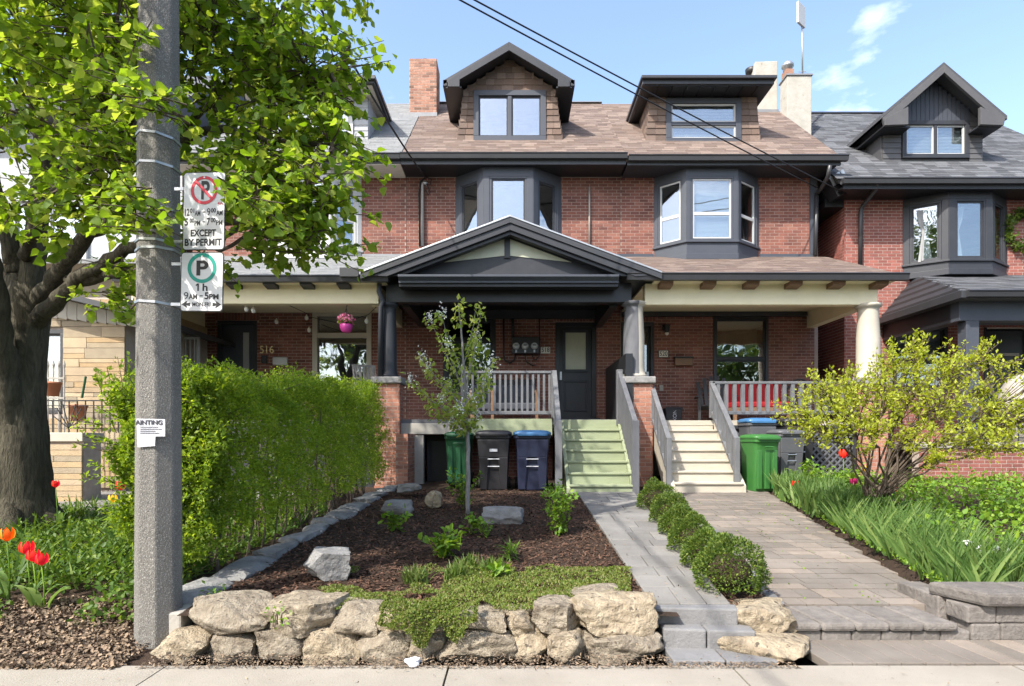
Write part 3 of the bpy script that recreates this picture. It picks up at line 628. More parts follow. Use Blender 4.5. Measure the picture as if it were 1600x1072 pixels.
def rake(name, off0, off1, ya, yb_, m, ins0=0., ins1=0.):
    r_ = MB()
    for s, xe in ((1, g0), (-1, g1)):
        r_.prism([(xe+s*ins0, gz-off0+ins0*(gp-gz)/abs(gm_-xe)), (gm_, gp-off0), (gm_, gp-off1), (xe+s*(ins1+ins0), gz-off1+(ins0+ins1)*(gp-gz)/abs(gm_-xe))][::s], ya, yb_)
    return r_.build(name, m, h8, bevel=.006)
rake('drip_edge', -.015, .02, yg-.05, yg+.01, M['metal']); rake('bargeboard', .02, .13, yg-.035, yg+.06, M['gutter']); rake('bargeboard', .13, .26, yg-.005, yg+.1, M['trim2'], .2, .3)
rake('bargeboard', .26, .33, yg+.06, yg+.2, M['black'], .55, .2)
MB().prism([(-2.25, 4.55), (2.13, 4.55), (2.13, 4.7), (gm_, 5.48), (-2.25, 4.7)], yg+.30, yg+.36).build('tympanum', M['trim2'], h8)
pan = lambda pts: MB().prism(pts, yg+.285, yg+.302).build('tympanum_panel', M['screen'], h8)
ty = Z(411, yg+.3); sc_ = (yg+.3)/FPX
pan([P(x_, y_, yg+.3).xz for x_, y_ in ((694, 410), (788, 400), (788, 374))]); pan([P(x_, y_, yg+.3).xz for x_, y_ in ((797, 374), (797, 400), (893, 410))])
MB().prism([P(x_, y_, yg+.27).xz for x_, y_ in ((788, 368), (788, 403), (797, 403), (797, 368))], yg+.265, yg+.3).build('king_post', M['trim2'], h8)
cn = MB(); cn.prismx([(yg-.02, 4.42), (yg-.02, 4.46), (yg-.1, 4.52), (yg-.1, 4.56), (yg+.35, 4.62), (yg+.35, 4.42)], -2.2, 2.02); cn.build('cornice', M['trim'], h8, bevel=.004)
MB().box(-2.2, 2.02, yg+.03, yg+.3, 4.36, 4.42).build('cornice', M['black'], h8)
# front door, frame, window, meters
dfm = MB(); frame_rect(dfm, 1.01, 2.0, 1.83, 4.24, YW+.02, YW+.14, .11); df = dfm.build('door_frame', M['black'], h8, bevel=.008)
dd_ = MB(); dd_.box(1.12, 1.89, YW+.1, YW+.14, 1.9, 4.13); door = dd_.build('front_door', M['black'], h8)
frame_rect(dd2 := MB(), 1.2, 1.81, 3.05, 4.06, YW+.06, YW+.1, .06); dd2.build('glazing_bead', M['trim2'], door)
MB().box(1.26, 1.75, YW+.085, YW+.098, 3.11, 4.0).build('frosted_pane', M['screen'], door)
frame_rect(dd3 := MB(), 1.22, 1.79, 2.1, 2.85, YW+.075, YW+.1, .05); dd3.build('door_panel', M['trim2'], door, bevel=.006)
MB().box(1.12, 1.17, YW+.03, YW+.1, 2.85, 3.05).build('handle', M['metal'], door)
MB().box(.95, 2.05, YW-.25, YW-.03, 1.82, 1.93).build('door_sill', M['trim2'], h8, bevel=.006)
window(h8, -1.69, -.42, 2.55, 4.37, YW+.02, M['black'], M['g_dark'], .1, (), (.72,), M['trim2'])
mp_ = MB().box(X(800, YW), X(842, YW), YW-.16, YW-.02, Z(554, YW), Z(528, YW)).build('meter_panel', M['black'], h8, bevel=.01)
for px in (806.5, 820.5, 835):
    c = P(px, 541, YW-.16); mm = MB(Matrix.Translation(c) @ Matrix.Rotation(R(90), 4, 'X')).lathe((0, 0, 0), [(.085, 0), (.085, .03), (.075, .05), (.07, .1), (.05, .115), (.0, .118)], 20).build('meter', M['meter'], mp_, True)
    MB().box(c.x-.04, c.x+.04, YW-.29, YW-.278, c.z-.0, c.z+.02).build('meter_dial', M['ink'], mm); MB().box(c.x-.02, c.x+.02, YW-.18, YW-.16, c.z-.15, c.z-.09).build('seal_plate', M['metal'], mp_)
cy = YW-.09
cdt = MB(); cdt.tube([P(801.5, 487, cy), P(801.5, 530, cy)], .035); cdt.tube([P(787, 487, cy), P(787, 553, cy), P(789, 563, cy), P(797, 567, cy), P(804, 562, cy), P(806, 552, cy)], .022)
cdt.tube([P(843, 488, cy), P(843, 556, cy), P(838, 562, cy), P(834, 562, cy), P(831, 553, cy)], .014); cdt.tube([P(820, 553, cy), P(822, 565, cy), P(832, 571, cy), P(838, 570, cy)], .014)
cdt.build('conduit', M['iron'], h8, True)
pl = MB().box(X(845, YW), X(859.5, YW), YW-.035, YW-.02, Z(552.5, YW), Z(542.5, YW)).build('number_plaque', M['plaque'], h8); text('numerals', '518', .155, (X(852.2, YW), YW-.037, Z(547.4, YW)), M['signb'], pl, off=.001, xs=.85)
mast = MB(); mast.tube([P(660, 385, 14.52), P(660, 292, 14.52), P(661, 287, 14.45), P(664, 285, 14.4), P(667, 288, 14.38)], .04)
mast.build('service_mast', M['metal'], h8, True)
cab = MB(); cab.tube([P(656, 385, 14.54), P(655, 300, 14.54), P(657, 284, 14.5), P(664, 278, 14.45)], .022); cab.tube([P(667, 288, 14.38), P(672, 300, 14.4), P(669, 305, 14.45), P(665, 297, 14.48)], .012); cab.tube([P(667, 288, 14.38), P(673, 288, 14.4), P(674, 280, 14.42), P(664, 276, 14.45)], .012)
cab.build('cable', M['wire'], h8, True)
MB().tube([P(921, 385, 14.55), P(921, 292, 14.55)], .022).build('conduit', M['lintel'], h8, True)
# columns and brick piers of the porch
pier(h8, -2.74, -2.24, YP-.25, YP+.25, .3, 2.52); column(h8, -2.5, YP, 2.65, 4.14, .165, M['trim2'])
MB().tube([P(593, 442, 11.95), P(592, 455, 11.95), P(598, 470, 11.98), P(595, 480, 12.0), P(594, 590, 12.0)], .05).build('downspout', M['trim2'], h8, True)
pier(h8, 2.19, 2.74, YP-.28, YP+.25, .3, 2.52); column(h8, 2.42, YP, 2.65, 4.16, .21, M['cream2'])
# the half of the shared column that this house painted grey
a = [(2.42+r_*math.cos(t), YP+r_*math.sin(t), z_) for z_, r_ in ((2.66, .262), (2.72, .236), (2.85, .215), (3.48, .211), (4.02, .183), (4.07, .187), (4.09, .216), (4.115, .241), (4.158, .241)) for t in np.linspace(R(120), R(285), 10)]
hf = MB(); hf.add(a, [(j*10+i+1, j*10+i, j*10+i+10, j*10+i+11) for j in range(8) for i in range(9)]); hf.build('grey_paint_half', M['rail'], h8, True)
MB().box(2.2, 2.34, YP-.3, YW-.1, 1.8, 3.1).build('privacy_panel', M['black'], h8)
b = thing('porch_railing', 'grey wooden railing along the front of the green porch', 'railing', (-.1, YP, 1.83))
railing(b, (-1.0, YP-.05, 2.76), (.8, YP-.05, 2.76), 1.85, 1.85, 16, M['rail2'], name='railing_panel')
st8 = thing('front_steps', 'sage green wooden steps with grey handrails leading to the black door', 'steps', (1.5, 11.4, .45))
stairs(st8, .98, 2.1, YP-.02, 10.6, 1.82, .42, 7, M['green'])
railing(st8, (.82, YP-.05, 2.78), (.80, 10.72, 1.72), 1.85, .62, 9, M['rail2'], (0, 1), 'handrail', pw=.12, pzb=.4)
railing(st8, (2.12, YP-.05, 2.78), (2.14, 10.66, 1.72), 1.85, .62, 13, M['rail'], (1, 1), 'handrail', pw=.12, pzb=.35, bw=.075, pza=1.7)
ch = thing('brick_chimney', 'tall orange brick chimney with round metal flue on the ridge between roofs', 'chimney', (-2.45, 16.9, 10.3))
x0, x1 = X(640, 16.6), X(682, 16.6); cm = MB().box(x0, x1, 16.6, 17.3, 9.8, Z(92, 16.6)).build('stack', M['mortarl'], ch); b = []
bricks_on(b, x0, x1, 10.35, Z(92, 16.6), 16.6); bricks_on(b, 16.6, 17.3, 10.35, Z(92, 16.6), x1, (), 'y', 1); bricks_on(b, 16.6, 17.3, 10.35, Z(92, 16.6), x0, (), 'y', -1); pieces('brick', b, M['brickc'], cm)
MB().box(x0-.02, x1+.02, 16.57, 17.3, 10.0, 10.34).build('flashing', M['flash'], ch); MB().lathe(((x0+x1)/2+.02, 16.95, Z(92, 16.6)), [(.13, 0), (.13, .07), (.2, .08), (.2, .11), (.05, .17)], 16).build('flue', M['iron'], ch, True)

# ------------------------------------------------------------------ house 520 (cream porch, flat roofed dormer)
h2 = thing('brick_house', 'red brick row house with cream porch beam, flat-roofed dormer and cream steps', 'house', (4.9, 14, .4))
XL, XR = 2.575, 7.23
op = [(2.6, 3.38, 1.85, 4.24), (4.8, 6.12, 2.7, 4.37), (3.5, 5.8, 5.7, 7.75)]
wl = wall_panel(h2, XL, XR-.015, .3, 7.75, YW, YW+.2, op, M['mortar'])
b = []; bricks_on(b, XL, XR, 1.2, 7.75, YW, op+[(2.6, 3.42, 4.24, 4.46), (4.75, 6.17, 4.37, 4.6)]); soldier(b, 2.6, 3.42, 4.25, YW); soldier(b, 4.75, 6.17, 4.38, YW)
bricks_on(b, YW, 18, 1.2, 7.7, XR-.015, (), 'y', 1); pieces('brick', b, M['brick'], wl)
rf = shell(h2, XL+.005, XR+.2, 11.25, TAN, YE, 7.88, 17.8, m=M['mortar'])
rf = rf.build('roof', M['shb'], h2); b = []
roof_shingles(b, XL, XR+.22, YE-.02, 7.885, TAN, 5.08); pieces('shingle', b, M['shb'], rf)
MB().box(XL+.03, XR+.2, YE, YW-.002, 7.7, 7.76).build('soffit', M['trim2'], h2); MB().box(XL+.03, XR+.25, YE-.02, YE+.02, 7.68, 7.86).build('fascia', M['gutter'], h2); gutter(h2, XL+.04, XR+.37, YE-.02, 7.88, M['gutter'])
MB().box(XR-.12, XR+.03, YW-.05, YW, 5.85, 7.7).build('corner_board', M['trim'], h2)
bay(h2, 3.38, 4.0, 5.19, 5.89, YW, .55, 5.58, 7.7, 6.02, 7.5, M['trim'], M['g_low'], M['white'], (.42,), post=.1, blind=[None, (.0, 1), None], sidehm=(.42,))
MB().box(XL, 3.36, YW-.05, YW+.02, 5.74, 5.86).build('apron_flashing', M['trim'], h2); MB().box(5.91, XR+.02, YW-.05, YW+.02, 5.74, 5.86).build('apron_flashing', M['trim'], h2)
dw = MB(); dw.box(3.33, 3.72, yd, yd+.1, 8.4, 9.85); dw.box(5.55, 5.91, yd, yd+.1, 8.4, 9.85); dw.box(3.72, 5.55, yd, yd+.1, 8.4, 8.63); dw.box(3.72, 5.55, yd, yd+.1, 9.73, 9.85)
for xa, xb in ((3.33, 3.39), (5.85, 5.91)): dw.prismx([(yd+.1, 8.4), (yd+.1, 9.8), (17.0, 9.8)], xa, xb)
dw = dw.build('dormer', M['shw'], h2); b = []
for side in (-1, 1):
    for r in range(8):
        z_ = 8.62+r*.155; fl = .1*(1-r/7)**1.5; xa, xb = ((3.3-fl, 3.72) if side < 0 else (5.55, 5.94+fl)); mid = xa+(xb-xa)*random.uniform(.4, .6)
        for p0, p1 in ((xa, mid), (mid, xb)): b.append(((p0+p1)/2, yd-.03, z_, p1-p0-.006, .025, .165, -.12, 0, 0))
    for r in range(8):
        z_ = 8.7+r*.15; y_ = yd; yb_ = YE+(z_-7.9)/TAN; xo = 3.32 if side < 0 else 5.92
        while y_ < yb_-.05: ln = min(.26, yb_-y_); b.append((xo+side*(.1*(1-r/8)**1.5), y_+ln/2, z_, .02, ln-.006, .16, 0, side*.1, 0)); y_ += .26
pieces('shingle', b, M['shw'], dw)
window(h2, 3.72, 5.55, 8.63, 9.73, yd-.04, M['trim'], M['g_low'], .13, (), (.42,), M['white'], blind=(.0, 1), name='dormer_window')
dr = MB(); dr.box(3.04, 6.14, 14.3, 16.5, 9.78, 9.92); dr.box(3.0, 6.18, 14.22, 16.4, 9.88, 9.95); dr.build('dormer_roof', M['gutter'], h2, bevel=.01)
for k in range(9): MB().box(3.1+k*.335, 3.1+k*.335+.32, 14.34, 16.2, 9.76, 9.781).build('soffit_board', M['black'], h2)
MB().box(2.58, 7.1, YP, YW-.02, 1.7, 1.8).build('porch_deck', M['stairc'], h2)
MB().box(2.62, 7.25, YP-.1, YP+.1, 4.1, 4.52).build('porch_beam', M['cream'], h2, bevel=.01); MB().box(7.05, 7.25, YP+.1, YW+.0, 4.1, 4.5).build('porch_beam', M['cream'], h2)
MB().box(2.6, 7.05, YP+.1, YW-.03, 4.47, 4.52).build('porch_ceiling', M['cream'], h2); MB().box(2.6, 7.0, YW-.14, YW-.025, 4.36, 4.46).build('cornice', M['trim2'], h2)
for k in range(6): x_ = 3.02+k*.84; MB().prismx([(YP-.36, 4.5), (YP-.1, 4.5), (YP-.1, 4.40), (YP-.34, 4.43)], x_-.15, x_+.1).build('rafter_tail', M['wood'], h2)
ptan = .42; pr = MB(); pr.prismx([(11.8, 4.52), (11.8, 4.62), (14.6, 5.8), (14.6, 5.68)], 2.45, 7.45); pr = pr.build('porch_roof', M['shb'], h2); b = []
roof_shingles(b, 2.45, 7.46, 11.8, 4.625, ptan, 3.0, ok=lambda x, y, z: z > 5.7-.37*(x+.06)+.12 if x < 2.95 else True); pieces('shingle', b, M['shb'], pr, 120)
MB().box(2.75, 7.45, 11.8, YP-.1, 4.5, 4.525).build('soffit', M['cream'], h2); gutter(h2, 2.2, 7.62, 11.8, 4.63, M['gutter'], .14)
column(h2, 7.12, YP, 2.62, 4.12, .22, M['cream2']); pier(h2, 6.87, 7.38, YP-.26, YP+.25, .3, 2.5)
dfm = MB(); frame_rect(dfm, 2.58, 3.4, 1.83, 4.24, YW+.0, YW+.14, .1); dfm.build('door_frame', M['trim2'], h2, bevel=.008)
door = MB().box(2.68, 3.3, YW+.1, YW+.14, 1.9, 4.14).build('front_door', M['trim2'], h2); MB().box(2.76, 3.22, YW+.08, YW+.098, 2.3, 4.05).build('pane', M['g_dark'], door)
MB().box(3.2, 3.26, YW+.02, YW+.1, 2.9, 3.05).build('handle', M['metal'], door)
window(h2, 4.8, 6.12, 2.7, 4.37, YW+.0, M['black'], M['g_low'], .07, (), (.38,), M['trim2'])
c = P(1042, 514, YW-.12); lm = MB(); lm.box(c.x-.09, c.x+.02, YW-.05, YW-.02, c.z-.02, c.z+.12); lm.box(c.x-.06, c.x+.06, YW-.2, YW-.02, c.z+.06, c.z+.1); lm.lathe((c.x, c.y, c.z-.06), [(.05, -.03), (.06, .02), (.07, .12), (.02, .14)], 12)
lm = lm.build('wall_lamp', M['iron'], h2); MB().lathe((c.x, c.y, c.z-.1), [(.02, -.05), (.05, -.02), (.05, .02)], 12).build('lamp_glass', M['bulb'], lm, True)
pl = MB().box(X(1028.5, YW), X(1044, YW), YW-.035, YW-.02, Z(559, YW), Z(547.5, YW)).build('number_plaque', M['plaque'], h2); frame_rect(fr_ := MB(), X(1028.5, YW), X(1044, YW), Z(559, YW), Z(547.5, YW), YW-.042, YW-.035, .012); fr_.build('plaque_rim', M['signb'], pl)
text('numerals', '520', .15, (X(1036.2, YW), YW-.037, Z(553.3, YW)), M['signb'], pl, off=.001, xs=.85)
bx_ = MB().box(X(1053, YW), X(1080, YW), YW-.13, YW-.022, Z(572, YW), Z(559, YW)).build('mailbox', M['wood'], h2, bevel=.01); MB().box(X(1052, YW), X(1081, YW), YW-.15, YW-.022, Z(561, YW), Z(558.5, YW)).build('lid', M['wicker'], bx_)
MB().box(X(1030, YW), X(1036, YW), YW-.035, YW-.02, Z(611, YW), Z(602, YW)).build('outlet_cover', M['lintel'], h2)
rl = thing('porch_railing', 'grey wooden railing along the front of the cream porch, beside the white column', 'railing', (5.4, YP, 1.8))
railing(rl, (3.97, YP-.05, 2.55), (6.85, YP-.05, 2.55), 1.85, 1.85, 17, M['rail2'], (1, 0), name='railing_panel', bw=.07)
st2 = thing('front_steps', 'cream painted wooden steps with grey handrails beside the green bin', 'steps', (3.4, 11.4, .45))
stairs(st2, 2.82, 4.03, YP-.02, 10.62, 1.8, .47, 7, M['stairc'])
railing(st2, (2.75, YP-.05, 2.55), (2.75, 10.75, 1.42), 1.85, .68, 5, M['rail2'], (1, 1), 'handrail', pzb=.4, bw=.07, pza=1.8); railing(st2, (3.96, YP-.1, 2.52), (3.95, 10.75, 1.42), 1.85, .68, 5, M['rail2'], (0, 1), 'handrail', pzb=.4, bw=.07)
lt = thing('lattice_panel', 'dark grey diagonal lattice screen under the cream porch', 'lattice', (5.7, YP, .6)); frame_rect(f_ := MB(), 4.15, 6.85, .5, 1.7, YP-.06, YP-.02, .07); f_.build('frame', M['trim2'], lt)
for k in range(26):
    for s in (1, -1):
        x_ = 4.2+k*.14-(.5 if s > 0 else -.0)
        a_, b_ = Vector((x_, YP-.045-.008*s, .55)), Vector((x_+s*1.1, YP-.045-.008*s, 1.65))
        if s < 0: a_.x += .3; b_.x += .3
        lo, hi = 4.2, 6.8
        def clip(p, q):
            d = q-p; t0, t1 = 0., 1.
            for lim, sg in ((lo, 1), (hi, -1)):
                if abs(d.x) > 1e-6:
                    t = (lim-p.x)/d.x
                    if d.x*sg > 0: t0 = max(t0, t)
                    else: t1 = min(t1, t)
            return (p+d*t0, p+d*t1) if t1 > t0+.02 else None
        q = clip(a_, b_)
        if q: MB().bar(q[0], q[1], .035, .007, (0, 1, 0)).build('slat', M['rail'], lt)
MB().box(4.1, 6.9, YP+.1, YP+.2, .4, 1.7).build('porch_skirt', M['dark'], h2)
# chimneys at the far right end of the row
ch = thing('rendered_chimney', 'wide weathered white rendered chimney with flared side behind flat dormer', 'chimney', (7, 17, 10))
x0, x1, zt_ = X(1180, 17), X(1215, 17), Z(95, 17)
MB().prism([(x0-.15, 9.6), (x1, 9.6), (x1, zt_), (x0+.0, zt_-.02), (x0-.02, zt_-.35), (x0-.25, 10.9)], 17, 17.7).build('stack', M['render'], ch, bevel=.02)
MB().box(x0-.2, x1+.02, 16.97, 17.7, 9.6, Z(183, 16.97)+.22).build('flashing', M['flash'], ch); MB().lathe((x0+.02, 17.3, zt_-.2), [(.16, 0), (.18, .14), (.05, .2)], 14).build('flue', M['iron'], ch, True)
ch = thing('rendered_chimney', 'narrow cracked white chimney with brick flue and antenna mast', 'chimney', (7.8, 16.6, 10))
x0, x1, zt_ = X(1230, 16.5), X(1268, 16.5), Z(118, 16.5)
MB().box(x0, x1, 16.5, 16.95, 8.8, zt_).build('stack', M['render'], ch, bevel=.015); MB().box(x0-.03, x1+.03, 16.47, 16.98, zt_, zt_+.04).build('cap', M['flash'], ch)
MB().box(x0+.02, x0+.24, 16.62, 16.9, zt_+.04, zt_+.26).build('flue_base', M['brickc'], ch); MB().lathe((x0+.13, 16.76, zt_+.26), [(.12, 0), (.12, .1), (.16, .12), (.16, .18), (.1, .26), (.02, .3)], 16).build('flue', M['metal'], ch, True)
an = thing('antenna', 'thin pole with flat white antenna panel above the cracked white chimney', 'antenna', P(1254, 115, 16.8))
MB().tube([P(1254, 118, 16.8), P(1253, 20, 16.8)], .022).build('mast', M['metal'], an, True); q = P(1251.5, 24, 16.75); MB(Matrix.Translation(q) @ Matrix.Rotation(R(40), 4, 'Z')).box(-.2, .2, -.03, .03, -.28, .3).build('panel', M['white'], an, bevel=.01)
MB().bar(P(1248, 112, 16.8), P(1260, 112, 16.8), .02, .02).build('bracket', M['metal'], an)
ds = MB(); ds.tube([P(1297, 258, 13.85), P(1294, 275, 13.95), P(1283, 295, 14.35), P(1276, 303, 14.5)], .05); ds.tube([P(1276, 303, 14.52), P(1274, 400, 14.52)], .05); ds.build('downspout', M['gutter'], h2, True)
# ------------------------------------------------------------------ house 516 (white bay, pale grey roof)
h6 = thing('brick_house', 'red brick row house with white bay window, pale grey roof and dark blue door', 'house', (-5.1, 14, .4))
XL, XR = -7.7, -2.575
op = [(-7.1, -6.15, 1.85, 4.27), (-4.82, -3.4, 2.45, 4.5), (-6.1, -3.72, 5.7, 7.75)]
wl = wall_panel(h6, XL, XR-.002, .3, 7.75, YW, YW+.2, op, M['mortar'])
b = []; bricks_on(b, XL, XR-.004, 1.2, 7.75, YW, op+[(-7.15, -6.1, 4.27, 4.5)]); soldier(b, -7.15, -6.1, 4.28, YW); pieces('brick', b, M['brick'], wl)
rf = shell(h6, XL, XR, 11.25, TAN, YE, 7.9, 17.8)
rf = rf.build('roof', M['shg'], h6); b = []; roof_shingles(b, XL, XR, YE-.02, 7.905, TAN, 5.1); pieces('shingle', b, M['shg'], rf)
MB().box(XL-.2, XR-.002, YE, YW-.002, 7.7, 7.77).build('soffit', M['flake'], h6); gutter(h6, XL-.2, XR, YE-.02, 7.92, M['gutter']); MB().box(XL-.2, XR, YE-.02, YE+.02, 7.72, 7.9).build('fascia', M['gutter'], h6)
bay(h6, -6.2, -5.55, -4.25, -3.64, YW, .5, 5.62, 7.7, 5.95, 7.5, M['white'], M['g_up'], M['white'], (.42,), post=.12)
MB().prismz([(-6.25, YW), (-5.56, YW-.53), (-4.24, YW-.53), (-3.6, YW)], 5.5, 5.62).build('bay_base', M['trim'], h6)
MB().box(-3.62, XR, YW-.05, YW+.02, 5.74, 5.86).build('apron_flashing', M['flash'], h6)
dw = MB(); dw.box(-6.3, -5.9, yd, yd+.1, 8.4, 9.85); dw.box(-3.9, -3.55, yd, yd+.1, 8.4, 9.85); dw.box(-5.9, -3.9, yd, yd+.1, 8.4, 8.63)
for xa, xb in ((-6.3, -6.24), (-3.61, -3.55)): dw.prismx([(yd+.1, 8.4), (yd+.1, 9.8), (17.0, 9.8)], xa, xb)
dw = dw.build('dormer', M['gsiding'], h6); b = []
for r in range(9):
    z_ = 8.6+r*.14; b += [(-3.725, yd-.02, z_, .36, .02, .145, -.1, 0, 0), (-6.1, yd-.02, z_, .4, .02, .145, -.1, 0, 0)]
    ln = YE+(z_-7.9)/TAN-yd; b.append((-3.54, yd+ln/2, z_, .02, ln, .145, 0, .1, 0))
pieces('siding_board', b, M['gsiding'], dw); window(h6, -5.9, -3.9, 8.63, 9.75, yd-.04, M['white'], M['g_up'], .1, (.5,), (), name='dormer_window')
dr = MB(); dr.box(-6.6, -3.27, 14.3, 16.5, 9.8, 9.92); dr.box(-6.64, -3.23, 14.22, 16.4, 9.86, 9.95); dr.build('dormer_roof', M['gutter'], h6, bevel=.01); MB().box(-6.55, -3.34, 14.38, 16.3, 9.77, 9.8).build('soffit', M['flake'], h6)
MB().box(-7.6, -2.78, YP, YW-.02, 1.7, 1.8).build('porch_deck', M['rail'], h6); MB().box(-7.6, -2.78, YP-.03, YP, .4, 1.7).build('porch_skirt', M['trim2'], h6)
MB().box(-7.6, -2.68, YP-.1, YP+.1, 4.12, 4.5).build('porch_beam', M['cream'], h6, bevel=.01); MB().box(-7.6, -7.4, YP+.1, YW, 4.1, 4.5).build('porch_beam', M['cream'], h6)
MB().box(-2.86, -2.66, YP+.1, YW-.03, 4.1, 4.5).build('porch_beam', M['cream'], h6)
MB().box(-7.4, -2.86, YP+.1, YW-.03, 4.46, 4.5).build('porch_ceiling', M['cream'], h6)
for k in range(6): x_ = -6.9+k*.72; MB().prismx([(YP-.36, 4.52), (YP-.1, 4.52), (YP-.1, 4.40), (YP-.34, 4.44)], x_-.15, x_+.08).build('rafter_tail', M['trim2'], h6)
pr = MB().prismx([(11.85, 4.5), (11.85, 4.6), (14.6, 5.82), (14.6, 5.7)], -7.75, -2.63).build('porch_roof', M['shg'], h6); b = []
roof_shingles(b, -7.75, -2.6, 11.85, 4.605, .443, 3.0, ok=lambda x, y, z: z > 4.62+(x+2.93)*.377+.1 if x > -3.1 else True); pieces('shingle', b, M['shg'], pr, 120)
gutter(h6, -7.75, -2.42, 11.85, 4.6, M['gutter']); MB().box(-7.7, -2.5, 11.85, YP-.1, 4.48, 4.5).build('soffit', M['cream'], h6)
gb = MB().box(X(531, 11.7), X(560, 11.7), 11.68, 11.75, 4.55, 4.72).build('gutter_guard', M['gutter'], h6)
pier(h6, -7.5, -7.2, YP-.15, YP+.15, .4, 4.1, M['brickp'], False)
dfm = MB(); frame_rect(dfm, -7.1, -6.15, 1.83, 4.27, YW-.02, YW+.14, .09); dfm.build('door_frame', M['trim2'], h6, bevel=.006)
door = MB().box(-7.01, -6.24, YW+.09, YW+.13, 1.9, 4.18).build('front_door', M['trim'], h6); MB().box(-6.52, -6.38, YW+.075, YW+.092, 2.15, 4.0).build('pane', M['curtain'], door)
wn = MB(); frame_rect(wn, -4.82, -3.4, 2.45, 4.5, YW-.03, YW+.12, .12); wn.box(-4.7, -3.52, YW-.02, YW+.1, 3.86, 3.98); wn = wn.build('window', M['cream2'], h6, bevel=.006)
MB().box(-4.7, -3.52, YW+.06, YW+.066, 2.57, 3.86).build('pane', M['g_low'], wn); MB().box(-4.7, -3.52, YW+.06, YW+.066, 3.98, 4.38).build('pane', M['g_dark'], wn)
text('numerals', '516', .26, (X(417.5, YW), YW-.03, Z(547, YW)), M['gold'], h6, off=.0, xs=.9)
mbx = MB().box(X(428, YW), X(451, YW), YW-.1, YW-.02, Z(571, YW), Z(559, YW)).build('mailbox', M['white'], h6, bevel=.02)
MB().box(X(410, YW), X(418, YW), YW-.06, YW-.02, Z(568, YW), Z(556, YW)).build('hook_plate', M['iron'], h6)
cb_ = MB()
pts = [P(352, 470, 12.3), P(380, 478, 12.3), P(384, 477, 12.3), P(420, 475, 12.4), P(440, 472, 12.6), P(480, 490, 13.4), P(483, 495, 14.2)]
sl_ = thing('string_lights', 'string of small globe bulbs hung under the cream porch beam', 'lights', P(400, 478, 12.3)); cb_.tube(pts, .007, 5); cb_.tube([P(483, 495, 14.2), P(530, 505, 13.6), P(575, 492, 12.6), P(590, 478, 12.3)], .007, 5); cb_.build('cable', M['wire'], sl_)
for px, py, d in ((385, 482, 12.3), (396, 484, 12.35), (432, 502, 14.3), (479, 496, 14.3), (483, 515, 14.3), (573, 501, 12.7)): MB().lathe(P(px, py, d), [(.012, .07), (.018, .04), (.04, .02), (.048, -.02), (.03, -.06), (.0, -.07)], 12).build('bulb', M['bulb'], sl_, True)
hp = P(541, 512, 12.25); pot = thing('hanging_basket', 'bright pink flower pot with pink blooms hanging from the porch beam', 'hanging pot', hp)
MB().lathe(hp, [(.06, -.1), (.1, -.07), (.125, .0), (.125, .06), (.115, .065), (.1, .05)], 18).build('pot', M['pink'], pot, True)
hk = MB(); hk.tube([hp+Vector((0, 0, .06)), hp+Vector((.0, 0, .42))], .006, 5)
for a in range(3): hk.tube([hp+Vector((.12*math.cos(a*2.1), .12*math.sin(a*2.1), .06)), hp+Vector((0, 0, .4))], .004, 5)
hk.tube([hp+Vector((-.05, 0, .85)), hp+Vector((-.02, 0, .52)), hp+Vector((.02, 0, .47)), hp+Vector((.01, 0, .42))], .008, 5); hk.tube([hp+Vector((-.2, -.02, .85)), hp+Vector((-.12, 0, .7)), hp+Vector((-.05, 0, .6))], .008, 5); hk.build('hanger', M['iron'], pot)
pp = inball(260)*np.array((.17, .15, .12))+np.array(hp)+np.array((0, 0, .16)); leafcloud('blossom', pp, rdir(260, .3), .055, 'wide', M['pinkf'], pot); pp = inball(120)*np.array((.15, .14, .1))+np.array(hp)+np.array((0, 0, .12)); leafcloud('foliage', pp, rdir(120, .2), .06, 'oval', M['Lgr'], pot)
def folding_chair(loc, rz, label, m, nsl=5):
    t = thing('slatted_chair', label, 'chair', loc); T = Matrix.Translation(loc) @ Matrix.Rotation(rz, 4, 'Z')
    for s in (-1, 1):
        MB(T).bar((s*.23, .2, 0), (s*.23, -.25, .62), .03, .03).build('leg', m, t); MB(T).bar((s*.23, -.2, 0), (s*.23, .32, .95), .03, .03).build('leg', m, t); MB(T).box(s*.23-.03, s*.23+.03, -.27, .16, .62, .645).build('armrest', m, t)
    MB(T).box(-.22, .22, -.22, .18, .42, .45).build('seat', m, t)
    for k in range(nsl): MB(T).bar((-.18+.36*k/(nsl-1), .17, .5), (-.18+.36*k/(nsl-1), .3, .93), .055, .015, (0, 1, 0)).build('back_slat', m, t)
    MB(T).bar((-.25, .32, .95), (.25, .32, .95), .04, .05).build('top_rail', m, t)
folding_chair(P(573, 640, 12.75)*1, R(25), 'weathered slatted folding chair by the white framed window', M['cap']); 
